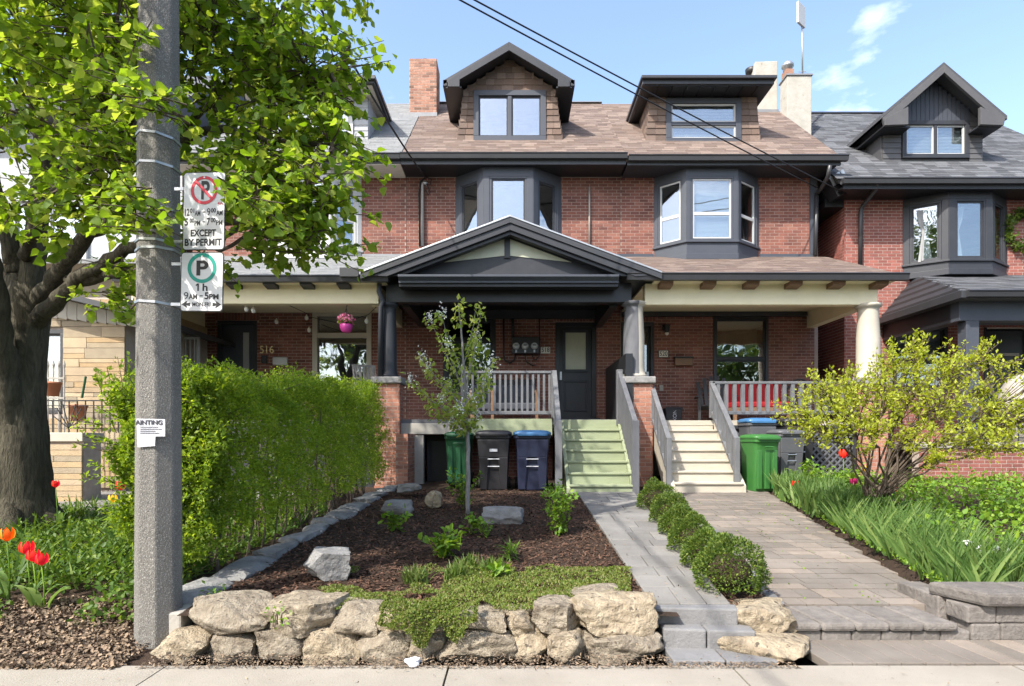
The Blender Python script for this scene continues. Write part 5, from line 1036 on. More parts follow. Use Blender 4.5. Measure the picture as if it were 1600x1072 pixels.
# ------------------------------------------------------------------ wheeled bins
def bin_(label, px, py, d, w_, h_, mb_, ml, rz=0, sub='lid', label_patch=False, style=0):
    c = P(px, py, d); t = thing('wheeled_bin', label, 'bin', c); T = Matrix.Translation(c) @ Matrix.Rotation(rz, 4, 'Z'); dp = w_*1.1
    prof = [(.0, .78), (.03, .8), (.55, .9), (.8, .97), (.86, 1.0), (.9, 1.0)]; n = 16; vs = []
    def ringp(z_, f):
        o = []
        for i in range(n):
            a = 2*math.pi*i/n+math.pi/n; cx_, sx_ = math.cos(a), math.sin(a); e = .28
            o.append((w_/2*f*math.copysign(abs(cx_)**e, cx_), dp/2*f*math.copysign(abs(sx_)**e, sx_)+(1-f)*.12, z_*h_))
        return o
    for z_, f in prof: vs += ringp(z_, f)
    fs = [(j*n+i, j*n+(i+1) % n, (j+1)*n+(i+1) % n, (j+1)*n+i) for j in range(len(prof)-1) for i in range(n)]+[tuple(range(n))[::-1]]
    body = MB(T).add(vs, fs).build('body', mb_, t, False, bevel=.012)
    rim = MB(T); rim.add(ringp(.865, 1.06)+ringp(.905, 1.06), [(i, (i+1) % n, (i+1) % n+n, i+n) for i in range(n)]+[tuple(range(n))[::-1], tuple(range(n, 2*n))]); rim.build('rim', mb_, t)
    lv = ringp(.91, 1.07)+ringp(.955, 1.08)+ringp(.985, .9)+ringp(1.0, .55); MB(T).add(lv, [(j*n+i, j*n+(i+1) % n, (j+1)*n+(i+1) % n, (j+1)*n+i) for j in range(3) for i in range(n)]+[tuple(range(n))[::-1], tuple(range(3*n, 4*n))]).build(sub, ml, t, True)
    lp = MB(T); lp.box(-w_*.42, w_*.42, -dp*.6, -dp*.5, h_*.9, h_*.945); lp.build('lid_lip', ml, t, bevel=.01)
    hb = MB(T); hb.tube([(-w_*.4, dp*.62, h_*.9), (w_*.4, dp*.62, h_*.9)], .018); hb.box(-w_*.4, -w_*.34, dp*.45, dp*.63, h_*.86, h_*.92); hb.box(w_*.34, w_*.4, dp*.45, dp*.63, h_*.86, h_*.92); hb.build('handle', mb_, t)
    f = MB(T); yf = lambda z_: -dp/2*(.79+.21*z_/.86)+(1-(.79+.21*z_/.86))*.12
    if style == 0:                                         # two raised legs, upper apron, recess with grab bars
        for s in (-1, 1): f.add([(s*w_*.39, yf(.02)-.03, .02*h_), (s*w_*.2, yf(.02)-.03, .02*h_), (s*w_*.13, yf(.55)-.035, .55*h_), (s*w_*.42, yf(.55)-.035, .55*h_), (s*w_*.39, yf(.02)+.02, .02*h_), (s*w_*.2, yf(.02)+.02, .02*h_), (s*w_*.13, yf(.55)+.02, .55*h_), (s*w_*.42, yf(.55)+.02, .55*h_)], [(0, 1, 2, 3), (1, 5, 6, 2), (4, 0, 3, 7), (3, 2, 6, 7), (4, 5, 1, 0)])
        f.add([(-w_*.42, yf(.55)-.035, .55*h_), (w_*.42, yf(.55)-.035, .55*h_), (w_*.45, yf(.84)-.03, .84*h_), (-w_*.45, yf(.84)-.03, .84*h_), (-w_*.42, yf(.55)+.02, .55*h_), (w_*.42, yf(.55)+.02, .55*h_), (w_*.45, yf(.84)+.02, .84*h_), (-w_*.45, yf(.84)+.02, .84*h_)], [(0, 1, 2, 3), (4, 5, 1, 0), (3, 2, 6, 7), (1, 5, 6, 2), (4, 0, 3, 7)])
    else:
        for s in (-1, 0, 1): f.box(s*w_*.3-w_*.09, s*w_*.3+w_*.09, yf(.45)-.02, yf(.45)+.06, .05*h_, .72*h_)
    f.build('front_panel', mb_, t, bevel=.01)
    g = MB(T)
    for z_ in ((.4, .52) if style == 0 else (.78,)): g.tube([(-w_*.17, yf(z_)-.03, z_*h_), (w_*.17, yf(z_)-.03, z_*h_)], .012, 6)
    g.build('grab_bar', M['metal'] if style == 0 else mb_, t)
    for s in (-1, 1):
        Tw = T @ Matrix.Translation((s*w_*.44, dp*.4, .11)) @ Matrix.Rotation(R(90), 4, 'Y'); wh = MB(Tw).lathe((0, 0, -.03), [(.11, 0), (.115, .01), (.115, .05), (.11, .06)], 18).build('wheel', M['rubber'], t, True); MB(Tw).lathe((0, 0, -.035), [(.05, 0), (.06, .01), (.06, .06), (.05, .07)], 12).build('hub', M['bingr'], wh, True)
    if label_patch: MB(T).box(-.07, .07, yf(.68)-.045, yf(.68)-.04, .645*h_, .69*h_).build('sticker', M['paper'], t)
    return t
bin_('tall dark green wheeled bin with narrow body behind the sapling', 718, 757, 11.5, .5, 1.0, M['bindg'], M['bindg'], 0, style=1)
bin_('charcoal wheeled bin with white sticker between green and navy bins', 772, 765, 11.25, .62, 1.1, M['bink'], M['bink'], 0, label_patch=True)
bin_('navy wheeled recycling bin with bright blue lid beside the green steps', 831, 765, 11.25, .64, 1.1, M['binb'], M['lidb'], 0)
bin_('bright green wheeled bin at the foot of the cream steps', 1186, 767, 10.95, .5, 1.02, M['bing'], M['bing'], R(12), style=1)
bin_('grey wheeled bin standing behind the bright green bin', 1224, 752, 11.5, .52, .98, M['bingr'], M['bingr'], R(8))
bin_('navy lidded bin tucked beside the cream steps against the porch', 1182, 741, 11.9, .55, 1.1, M['bingr'], M['lidb'], 0); bin_('black lidded bin against the lattice under the cream porch', 1238, 741, 11.9, .6, 1.1, M['bink'], M['bink'], 0)
# ------------------------------------------------------------------ porch furniture
def slat_chair(name, label, c, m, w_=.62, bh=.98, fan=True, rz=0.):
    t = thing(name, label, 'chair', c); T = Matrix.Translation(c) @ Matrix.Rotation(rz, 4, 'Z')
    for k in range(5): MB(T).box(-w_/2+.02, w_/2-.02, -.28+k*.11, -.19+k*.11, .36-k*.015, .385-k*.015).build('seat_slat', m, t)
    for k in range(6):
        u = (k-2.5)/2.5; h_ = bh-.14*u*u; MB(T).bar((u*w_*.36, .27, .3), (u*w_*.5, .5, h_), .085, .02, (0, 1, 0)).build('back_slat', m, t)
    for s in (-1, 1):
        MB(T).box(s*(w_/2+.03)-.06, s*(w_/2+.03)+.06, -.36, .36, .56, .585).build('armrest', m, t); MB(T).box(s*w_/2-.03, s*w_/2+.03, -.33, -.25, 0, .56).build('leg', m, t); MB(T).bar((s*w_/2, -.2, .34), (s*w_/2, .45, .0), .03, .09).build('leg', m, t)
    MB(T).bar((-w_*.5, .44, .75), (w_*.5, .44, .75), .03, .06).build('back_rail', m, t); return t
slat_chair('adirondack_chair', 'dark fan-backed adirondack chair against the brick beside the double window', (X(1118, 13.7), 13.7, 1.8), M['bink'], .72, 1.1, rz=-.25)
def wicker_chair(label, c):
    t = thing('wicker_chair', label, 'chair', c); T = Matrix.Translation(c); MB(T).box(-.28, .28, -.28, .28, .38, .44).build('seat', M['wicker'], t, bevel=.02)
    arc = [(.33*math.cos(a), .25, .45+.5*math.sin(a)) for a in np.linspace(0, math.pi, 14)]; MB(T).tube(arc, .02, 6).build('back_hoop', M['wicker'], t, True)
    for k in range(7): a = math.pi*(k+1)/8; MB(T).tube([(.3*math.cos(a)*.6, .25, .44), (.33*math.cos(a), .25, .45+.5*math.sin(a))], .01, 5).build('spindle', M['wicker'], t)
    for s in (-1, 1):
        for q in (-1, 1): MB(T).tube([(s*.25, q*.25, 0), (s*.25, q*.25, .4)], .018, 6).build('leg', M['wicker'], t)
g = 'hoop-backed chairs on the cream porch'
wicker_chair('black hoop-backed chair just behind the cream porch railing', (X(1258, 13.2), 13.2, 1.8)); wicker_chair('black hoop-backed chair partly hidden by the white porch column', (X(1304, 13.0), 13.0, 1.8))
t = thing('porch_bench', 'bright red cushioned bench behind the cream porch railing', 'bench', (X(1190, 13), 13, 1.8)); x0, x1 = X(1145, 13), X(1232, 13); MB().box(x0, x1, 12.9, 13.4, 2.1, 2.22).build('cushion', M['red'], t, bevel=.03); MB().box(x0, x1, 13.35, 13.5, 2.2, 2.68).build('backrest', M['red'], t, bevel=.03); MB().box(x0-.02, x1+.02, 12.9, 13.5, 2.0, 2.1).build('frame', M['wood'], t)
for xx in (x0+.03, x1-.03):
    for yy in (12.95, 13.45): MB().box(xx-.03, xx+.03, yy-.03, yy+.03, 1.8, 2.0).build('leg', M['wood'], t)
t = thing('plastic_crate', 'black crate with white marking by the brick wall beside the cream steps', 'crate', (X(1050, 14.2), 14.2, 1.8)); x0, x1 = X(1038, 14.2), X(1063, 14.2); MB().box(x0, x1, 14.05, 14.4, 1.8, 2.15).build('body', M['bink'], t, bevel=.015); frame_rect(f_ := MB(), x0-.01, x1+.01, 2.09, 2.17, 14.03, 14.05, .02); f_.build('rim', M['bink'], t); text('marking', 'XON', .12, ((x0+x1)/2+.02, 14.044, 1.97), M['paper'], t, ry=-90)
t = thing('porch_sofa', 'dark wicker sofa with wooden arms behind the grey railing', 'sofa', (X(775, 13.2), 13.2, 1.82)); x0, x1 = X(738, 13.2), X(838, 13.2)
MB().box(x0, x1, 12.95, 13.5, 2.05, 2.2).build('seat', M['cushion'], t, bevel=.03); MB().box(x0, x1, 13.5, 13.62, 2.1, 2.75).build('backrest', M['wicker'], t, bevel=.02); MB().box(x0, x1, 13.42, 13.5, 2.2, 2.62).build('cushion', M['cushion'], t, bevel=.03)
for xx in (x0, (x0+x1)/2-.25, x1):
    MB().box(xx-.04, xx+.04, 12.9, 13.55, 2.42, 2.47).build('armrest', M['wood'], t)
    for yy in (12.93, 13.5): MB().box(xx-.03, xx+.03, yy-.03, yy+.03, 1.82, 2.42).build('leg', M['wood'], t)
tag(MB().lathe((X(1595, 12.6), 12.6, 1.35), [(.45, 0), (.42, .6), (.36, 1.1), (.2, 1.35), (.03, 1.42)], 18).build('covered_grill', M['lintel'], None, True), 'grey fabric cover over a grill behind the iron railing', 'cover')
# ------------------------------------------------------------------ overhead wires
def wire(label, a, b_, sag, r_, m='wire', n=28, twist=0.):
    a, b_ = Vector(a), Vector(b_); pts = [a.lerp(b_, i/n)-Vector((0, 0, 4*sag*(i/n)*(1-i/n))) for i in range(n+1)]
    o = MB().tube(pts, r_, 6).build('overhead_cable', M[m], None, True); return tag(o, label, 'cable')
def beyond(p, q, k): return Vector(p)+(Vector(q)-Vector(p))*k
e1 = P(1284, 297, 14.4); e2 = P(1322, 303, 14.2); s1, s2 = P(742, 0, 9), P(765, 0, 9)
wire('lower twisted service cable crossing the sky to the brick corner', e1, beyond(e1, s1, 1.9), .12, .0125); wire('upper twisted service cable crossing the sky above its twin', e2, beyond(e2, s2, 1.9), .12, .0125)
wire('thin service cable running from the roof mast into the tree', P(664, 277, 14.4), (-3.7, -6.5, 8.6), .9, .02)
# ------------------------------------------------------------------ plants
def limb(mb, pts, r0, r1, n=9, wob=.03, steps=5):
    """smooth tapered limb through the given points"""
    pts = [Vector(p) for p in pts]; out = []
    for i in range(len(pts)-1):
        p0, p1, p2, p3 = pts[max(i-1, 0)], pts[i], pts[i+1], pts[min(i+2, len(pts)-1)]
        for k in range(steps):
            t = k/steps; out.append(.5*((2*p1)+(p2-p0)*t+(2*p0-5*p1+4*p2-p3)*t*t+(3*p1-p0-3*p2+p3)*t**3))
    out.append(pts[-1]); m_ = len(out)
    for i in range(1, m_-1): out[i] += Vector((random.uniform(-wob, wob), random.uniform(-wob, wob), random.uniform(-wob, wob)))
    mb.tube(out, [r0+(r1-r0)*(i/(m_-1))**.8 for i in range(m_)], n); return out
# the big street tree at the left: trunk, limbs, and a layered crown of heart-shaped leaves
bt = thing('street_tree', 'large spreading tree with thick ridged trunk and heart-shaped green leaves', 'tree', (-6.1, 7.5, .15)); D0 = 7.5
tm = MB(); tr = [P(8, 880, D0), P(14, 835, D0), P(19, 790, D0), P(22, 740, D0), P(26, 680, D0), P(31, 610, D0), P(37, 545, D0), P(43, 490, D0), P(50, 440, D0)]
tp = []; trr = [.66, .58, .47, .385, .32, .265, .235, .235, .21]; rr_ = []
for i in range(len(tr)-1):
    for k in range(5): t = k/5; tp.append(tr[i].lerp(tr[i+1], t)+Vector((random.uniform(-.008, .008), random.uniform(-.008, .008), 0))); rr_.append(trr[i]+(trr[i+1]-trr[i])*t+random.uniform(-.006, .006))
tm.tube(tp, rr_, 26)
# root flare
for a in (0, 1.1, 2.3, 3.4, 4.4, 5.4): c = tr[1]+Vector((0, 0, .02)); limb(tm, [c+Vector((math.cos(a)*.2, math.sin(a)*.2, .5)), c+Vector((math.cos(a)*.48, math.sin(a)*.48, .12)), c+Vector((math.cos(a)*.75, math.sin(a)*.75, -.15))], .22, .1, 8, .01)
tm.build('trunk', M['bark'], bt, True)
LB = [([(42, 480, 7.5), (28, 430, 7.5), (18, 380, 7.4), (-10, 300, 7.3), (-40, 180, 7.2)], .15, .07), ([(46, 475, 7.5), (54, 400, 7.5), (60, 320, 7.4), (70, 235, 7.3), (52, 150, 7.2), (42, 70, 7.1)], .16, .05),
 ([(70, 240, 7.3), (95, 200, 7.0), (130, 140, 6.8), (150, 60, 6.6)], .11, .05), ([(48, 490, 7.5), (85, 435, 7.3), (140, 365, 6.9), (215, 318, 6.4), (262, 235, 6.0), (330, 160, 5.8), (390, 80, 5.6)], .13, .012),
 ([(44, 515, 7.5), (82, 475, 7.3), (128, 432, 7.1), (195, 390, 6.7), (290, 330, 6.2), (350, 250, 5.8), (430, 190, 5.6), (500, 120, 5.5)], .12, .01), ([(110, 440, 7.3), (190, 425, 6.9), (260, 400, 6.5), (340, 350, 6.0), (420, 355, 5.6), (480, 350, 5.4)], .09, .008),
 ([(24, 690, 7.45), (6, 600, 7.25), (-4, 500, 7.0), (-25, 380, 6.8)], .2, .12), ([(215, 318, 6.4), (300, 215, 5.6), (380, 210, 5.3), (470, 230, 5.1), (530, 225, 5.0)], .06, .006),
 ([(40, 400, 7.4), (80, 300, 6.4), (140, 250, 5.8), (200, 200, 5.3), (240, 90, 5.0)], .09, .03), ([(150, 360, 6.9), (190, 250, 6.2), (230, 120, 5.8), (300, 20, 5.6), (360, -80, 5.5)], .09, .03), ([(66, 320, 7.4), (110, 250, 7.6), (200, 130, 7.8), (320, 30, 8)], .1, .03)]
lm = MB(); nodes_ = []
for pts, r0, r1 in LB: o_ = limb(lm, [P(*p) for p in pts], r0, r1, 9, .025, 6); nodes_ += o_[4:]
lm.build('limbs', M['bark'], bt, True); nodes_ = np.array([tuple(p) for p in nodes_])
clumps = [  # px, py, depth, radius (m), density
 (30, 40, 5.6, .75, 1), (110, 25, 5.2, .7, 1), (180, 50, 5.0, .6, 1), (15, 110, 5.4, .3, .6), (150, 120, 5.1, .5, .9), (215, 105, 4.9, .38, .9), (170, 175, 5.0, .42, .9), (235, 160, 4.75, .26, .7), (330, 40, 5.6, .7, 1), (420, 60, 5.6, .75, 1), (480, 110, 5.5, .6, 1), (420, 150, 5.5, .5, .7), (330, 150, 5.4, .4, .4), (525, 100, 5.5, .34, .8), (535, 150, 5.4, .2, .5),
 (300, 95, 5.5, .5, .8), (450, 215, 5.3, .5, 1.1), (515, 225, 5.1, .42, .9), (380, 240, 5.2, .35, .4), (420, 290, 5.0, .45, 1.3), (480, 290, 4.95, .45, 1.3), (512, 335, 5.0, .2, .7), (430, 345, 5.0, .4, 1.3), (490, 362, 5.0, .34, 1.4), (455, 375, 4.9, .2, 1.2), (372, 318, 4.9, .3, 1.1), (330, 300, 4.9, .2, .6),
 (20, 235, 5.2, .42, .5), (110, 285, 5.0, .4, .7), (20, 330, 5.4, .35, .6), (160, 260, 4.8, .42, 1), (200, 300, 4.75, .32, 1), (140, 320, 4.9, .42, 1), (85, 345, 5.3, .3, .5), (215, 240, 4.8, .3, 1), (10, 170, 5.2, .4, .8), (220, 340, 4.8, .16, .6), (120, 205, 6.3, .3, .3), (180, 465, 6.0, .22, .9), (200, 495, 5.9, .14, .8), (190, 420, 6.0, .16, .5), (340, 415, 5.6, .12, .3), (300, 350, 5.2, .2, .4),
 # sprays that hang in front of the pole
 (190, 118, 3.85, .16, 1.2), (235, 150, 3.8, .16, 1.3), (262, 172, 3.85, .1, 1.2), (205, 300, 3.85, .12, 1.2), (230, 335, 3.8, .12, 1.0), (205, 352, 3.9, .12, 1.0), (378, 300, 3.8, .12, 1.0), (395, 308, 3.9, .1, .8), (150, 90, 4.0, .25, 1),
 (215, 40, 3.95, .16, 1.0),
 # crown above and outside the frame
 (200, -60, 5.8, .9, .7), (400, -80, 5.8, .9, .7), (60, -80, 6.4, 1.0, .7), (-120, 60, 6.5, 1.0, .6), (-150, 250, 6.6, .9, .6), (330, -200, 6.8, 1.0, .6), (120, -230, 7.2, 1.1, .6), (500, -60, 5.9, .6, .6), (-50, -200, 7.5, 1.1, .5), (240, -40, 7.6, .8, .5), (60, -60, 8.6, 1.0, .5), (-420, -330, 3.1, .75, .8), (-260, -420, 3.3, .8, .8), (-560, -300, 3.4, .8, .7), (-130, -300, 4.2, .8, .8), (60, -420, 4.2, .8, .8), (-330, -250, 3.9, .7, .7), (-300, -600, 3.2, .7, .7), (150, -300, 5.0, .7, .7), (-60, -560, 3.7, .7, .7)]
Pl, Dl = [], []; tw = MB()
for px, py, d, r_, dn in clumps:
    c = np.array(P(px, py, d)); k = int(max(4, 25*dn*(r_/.5)**2.0))
    near = nodes_[np.argmin(np.linalg.norm(nodes_-c, axis=1))]
    mid = (near+c)/2+rng.normal(0, .08, 3)-np.array((0, 0, .05)); d > 4.1 and limb(tw, [tuple(near), tuple(mid), tuple(c)], .022, .012, 5, .015, 3)
    for _ in range(k):
        s = c+inball(1, .45)[0]*r_*np.array((1, 1, .75)); v = s-c; v[2] *= .4
        ln = .28+.18*rng.random(); dr_ = v/max(.05, np.linalg.norm(v))+rng.normal(0, .5, 3); dr_[2] = dr_[2]*.35-.12; dr_ /= np.linalg.norm(dr_)
        a_ = s-dr_*ln*.5; m_ = 19; tw.tube([tuple(c+(a_-c)*.25), tuple(a_), tuple(s+dr_*ln*.6)], [.008, .006, .003], 4)
        ts = rng.random(m_)*1.1; side = np.cross(dr_, (0, 0, 1)); pos = a_+dr_*(ts*ln)[:, None]+rng.normal(0, .035, (m_, 3))
        dd = dr_*.6+side*rng.choice([-1, 1], m_)[:, None]*.8+rng.normal(0, .35, (m_, 3)); dd[:, 2] -= .35; Pl.append(pos); Dl.append(dd)
tag(tw.build('twigs', M['twig'], bt), kind='stuff'); Pl, Dl = np.concatenate(Pl), np.concatenate(Dl); S_ = (.036+.062*rng.random(len(Pl))**.8)*np.where(Pl[:, 1] < 4.3, .8, 1)
px_ = VX+Pl[:, 0]/Pl[:, 1]*FPX; py_ = VY-(Pl[:, 2]-HC)/Pl[:, 1]*FPX
keep = ~((px_ > 284) & (px_ < 330) & (py_ > 250) & (py_ < 480) & (Pl[:, 1] < 4.6)); Pl, Dl, S_, px_, py_ = Pl[keep], Dl[keep], S_[keep], px_[keep], py_[keep]
vis = (px_ > 0) & (px_ < 600) & (py_ > 0); order = np.argsort(Pl[:, 1]/S_+np.where(vis, 0, 1e4)); big, rest = order[:300], order[300:]
lmh = leafmesh('heart', M['Ltree']); pi = pinv(bt)
for i in big:
    o = bpy.data.objects.new('leaf', lmh); col.objects.link(o); d_ = Vector(Dl[i]).normalized(); u_ = Vector((random.gauss(0, .6), random.gauss(0, .6), 1)); a_ = d_.cross(u_).normalized(); u_ = a_.cross(d_)
    mt = Matrix((a_, d_, u_)).transposed().to_4x4(); o.matrix_basis = Matrix.Translation(Pl[i]) @ mt @ Matrix.Scale(S_[i], 4); o.parent = bt; o.matrix_parent_inverse = pi
tag(leafcloud('crown', Pl[rest], Dl[rest], S_[rest], 'heart', M['Ltree'], bt), kind='stuff')
# ------------------------------------------------------------------ hedge beside the mulch bed
hg = thing('hedge', 'tall loose green hedge between the concrete pole and the brick pier', 'hedge', (-3, 8, .3)); n = 105000
def hedge_top(y, x): return 1.88+(y-5)*.085+.16*noise.noise(Vector((x*2.2, y*1.9, .3)))
HP, HD, HB = [], [], []
for _ in range(n):
    y = 4.75+6.7*random.random()**1.15; side = random.random(); zt_ = hedge_top(y, -3); x0, x1 = -3.22-.12*min(4, y-4.7), -2.52+.08*noise.noise(Vector((0, y*2, 5)))
    z = zb(y)+.12+(zt_-zb(y)-.12)*random.random()**.8; x1 += .14*math.sin((z-.3)*1.6)-.10*(1 if z < .6 else 0)
    if side < .48: x = x1-abs(random.gauss(0, .13)); nd = (1, -.2, .3)
    elif side < .65: x = random.uniform(x0, x1); z = zt_-abs(random.gauss(0, .12)); nd = (0, 0, 1)
    elif side < .93: y = 4.75; zt_ = hedge_top(y, random.uniform(-3.2, -2.5)); z = zb(y)+.12+(zt_-zb(y)-.12)*random.random()**.8; x0 = -3.2; x = random.uniform(x0, x1); y = 4.75+abs(random.gauss(0, .16))+.25*abs((x-x0)/(x1-x0)-.5)+.35*max(0, .8-z); nd = (0, -1, .3)
    else: x = random.uniform(x0, x1); nd = (0, 0, .5)
    b_ = noise.noise(Vector((x*3.1, y*3.1, z*3.1)))
    if b_ < -.24 and random.random() < .72: continue
    if z < .62 and random.random() < .55: continue
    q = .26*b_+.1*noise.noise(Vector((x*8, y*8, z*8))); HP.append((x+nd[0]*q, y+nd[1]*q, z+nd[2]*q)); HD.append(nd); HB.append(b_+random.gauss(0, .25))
HP = np.array(HP); HD = np.array(HD)*.5+rdir(len(HP), .25); HB = np.array(HB) > -.08  # paler leaves on the bulges, darker in the hollows: sun and shade as colour
tag(leafcloud('sunlit_tip_foliage', HP[HB], HD[HB], rng.uniform(.026, .05, HB.sum()), 'oval', M['Lhedge'], hg, roll=.8), kind='stuff'); tag(leafcloud('shaded_inner_foliage', HP[~HB], HD[~HB], rng.uniform(.03, .056, (~HB).sum()), 'oval', M['Lhedge2'], hg, roll=.8), kind='stuff')
SP, SD = [], []; hs = MB()
for _ in range(420):                                       # loose shoots that break the outline
    f = random.random(); y = 4.8+6.5*random.random()**1.3
    if f < .5: a = Vector((random.uniform(-3.4, -2.55), y, hedge_top(y, -3)-.08)); d_ = Vector((random.gauss(0, .5), random.gauss(0, .5), 1.2))
    elif f < .8: a = Vector((-2.55, y, random.uniform(.7, hedge_top(y, -3)))); d_ = Vector((1, random.gauss(0, .5), random.uniform(0, .9)))
    else: a = Vector((random.uniform(-3.25, -2.5), 4.8, random.uniform(.6, 1.85))); d_ = Vector((random.gauss(0, .6), -1, random.uniform(0, .9)))
    e = a+d_.normalized()*random.uniform(.1, .26); hs.tube([a, e], [.004, .002], 4); m_ = 14; u = rng.random((m_, 1)); SP.append(np.array(a)*(1-u)+np.array(e)*u+rng.normal(0, .012, (m_, 3))); SD.append(np.array(d_)*.7+rng.normal(0, .6, (m_, 3)))
SP, SD = np.concatenate(SP), np.concatenate(SD); tag(leafcloud('loose_shoots', SP, SD, rng.uniform(.028, .052, len(SP)), 'oval', M['Lhedge'], hg), kind='stuff')
for _ in range(120):
    y = random.uniform(4.95, 11); x = random.uniform(-3.2, -2.6); z0 = hyard(x, y); a = Vector((x, y, z0)); limb(hs, [a, a+Vector((random.uniform(-.1, .1), random.uniform(-.12, .12), .55)), a+Vector((random.uniform(-.25, .2), random.uniform(-.3, .3), 1.5))], random.uniform(.008, .022), .004, 5, .015, 3)
tag(hs.build('stems', M['twig'], hg), kind='stuff')
# ------------------------------------------------------------------ clipped boxwoods along the path
BX = [(4.62, 1.645, .25), (5.3, 1.68, .19), (5.93, 1.75, .215), (6.72, 1.83, .19), (7.55, 1.95, .225), (8.65, 2.04, .25)]
BLb = ['rounded boxwood nearest the sidewalk, beside the buff boulder', 'boxwood second in the row from the sidewalk', 'boxwood third in the row from the sidewalk', 'boxwood fourth in the row, halfway along the path', 'boxwood fifth in the row, second from the green steps', 'boxwood at the house end of the row near the green steps']
for (y, x, r_), lb in zip(BX, BLb):
    c = Vector((x, y, zb(y))); t = thing('boxwood', lb, 'shrub', c, 'clipped boxwoods along the path'); n = 5200; d = rdir(n); d[:, 2] = np.abs(d[:, 2])-.12*rng.random(n); d /= np.linalg.norm(d, axis=1)[:, None]
    rr_ = np.array([1+.24*noise.noise(Vector(v)*2.1+c*3)+.08*noise.noise(Vector(v)*7+c*5) for v in d])*(1-.16*rng.random(n)**2); sz = np.array((1.05, 1.1, 1.4)) * r_
    pos = d*rr_[:, None]*sz+np.array(c)+np.array((0, 0, .06)); tag(leafcloud('foliage', pos, d+rng.normal(0, .5, (n, 3)), rng.uniform(.016, .03, n), 'oval', M['Lbox'], t, roll=.9), kind='stuff')
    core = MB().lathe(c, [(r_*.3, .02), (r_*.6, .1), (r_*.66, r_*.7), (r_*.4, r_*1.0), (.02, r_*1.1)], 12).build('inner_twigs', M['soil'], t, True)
    MB().tube([c-Vector((0, 0, .05)), c+Vector((0, 0, .12))], .02, 6).build('stem', M['twig'], t)
# ------------------------------------------------------------------ young flowering tree in the mulch
sp = thing('flowering_sapling', 'slim young tree with pale leaves and white blossom in the mulch', 'tree', P(731, 802, 8.4)); tm = MB(); D1 = 8.4
st_ = limb(tm, [P(731, 806, D1), P(731, 700, D1), P(728, 640, D1), P(724, 560, D1), P(720, 510, D1), P(716, 478, D1)], .034, .008, 8, .006, 5); tm.build('trunk', M['greybark'], sp, True)
br = MB(); tips = [(690, 492, 8.2, 590), (672, 500, 8.4, 600), (745, 480, 8.5, 570), (752, 488, 8.3, 600), (770, 565, 8.4, 640), (765, 585, 8.2, 650), (660, 560, 8.3, 640), (668, 575, 8.6, 620), (642, 598, 8.3, 660), (655, 610, 8.5, 655), (700, 540, 8.1, 620), (760, 600, 8.5, 650), (745, 530, 8.6, 600), (672, 640, 8.2, 668), (745, 650, 8.3, 670), (718, 640, 7.95, 660), (735, 620, 8.1, 655), (700, 600, 8.7, 650), (716, 475, 8.4, 520), (690, 625, 8.1, 660), (708, 660, 8.2, 675)]
LP, LD, WP = [], [], []
for px, py, d, py0 in tips:
    a = min(st_, key=lambda q: abs(q.z-Z(py0, D1))); e = P(px, py, d); o_ = limb(br, [a, a.lerp(e, .5)+Vector((0, 0, -.04)), e], .011, .003, 5, .012, 4)
    for q in o_[3:]:
        m_ = 9; LP.append(np.array(q)+rng.normal(0, .045, (m_, 3))); dd = rng.normal(0, 1, (m_, 3)); dd[:, 2] -= .7; LD.append(dd)
    if random.random() < .75: m_ = 44; WP.append(np.array(e)+np.array((0, -.02, .03))+rng.normal(0, .035, (m_, 3))*np.array((1, 1, 1.4)))
tag(br.build('branches', M['greybark'], sp), kind='stuff'); LP, LD, WP = np.concatenate(LP), np.concatenate(LD), np.concatenate(WP)
leafcloud('crown', LP, LD, rng.uniform(.06, .10, len(LP)), 'oval', M['Lbrz'], sp)['kind'] = 'stuff'; leafcloud('blossom', WP, rdir(len(WP), .3), .026, 'wide', M['whitef'], sp)['kind'] = 'stuff'
# ------------------------------------------------------------------ small leafy plants in the bed
def bushlet(name, label, px, py, d, w_, h_, n, leaf, size, m, stems=7, cat='plant', spread=1., core=.5, wh=None):
    c = P(px, py, d); c.z = min(c.z, zb(d)+.01) if name != 'leafy_plant_raised' else c.z; c.z = zb(d)-.01 if -2.3 < c.x < 1.1 else c.z; t = thing(name, label, cat, c); sm = MB(); LP, LD = [], []
    for k in range(stems):
        a = random.random()*6.28; r_ = w_/2*math.sqrt(random.random()); e = c+Vector((math.cos(a)*r_, math.sin(a)*r_, h_*random.uniform(.6, 1))); o_ = limb(sm, [c+Vector((math.cos(a)*.03, math.sin(a)*.03, 0)), c.lerp(e, .5)+Vector((0, 0, .03)), e], .006, .002, 4, .006, 3)
        m_ = n//stems
        for _ in range(m_): q = o_[random.randint(1, len(o_)-1)]; LP.append(np.array(q)+rng.normal(0, .025, 3)); LD.append(np.array((q.x-c.x, q.y-c.y, .08))*3+rng.normal(0, .5, 3))
    tag(sm.build('stems', M['twig'], t), kind='stuff'); LP, LD = np.array(LP), np.array(LD); o = leafcloud('foliage', LP, LD, rng.uniform(size*.65, size*1.15, len(LP)), leaf, m, t, roll=.4); o['kind'] = 'stuff'; return t
bushlet('leafy_plant', 'broad-leaved bright green plant in the middle of the mulch', 695, 872, 5.75, .46, .24, 190, 'wide', .085, M['Lgr'], 14)
bushlet('leafy_plant', 'tall bright green shrublet at the edge of the slab path', 872, 832, 6.9, .40, .5, 700, 'oval', .065, M['Lgr'], 26)
bushlet('leafy_plant', 'thin yellow-green shoot clump behind the sapling trunk', 727, 795, 8.8, .52, .52, 240, 'oval', .075, M['Lgr'], 15)
bushlet('leafy_plant', 'low green sprout in front of the flat grey rock', 618, 828, 7.1, .36, .24, 90, 'wide', .075, M['Lgr'], 9)
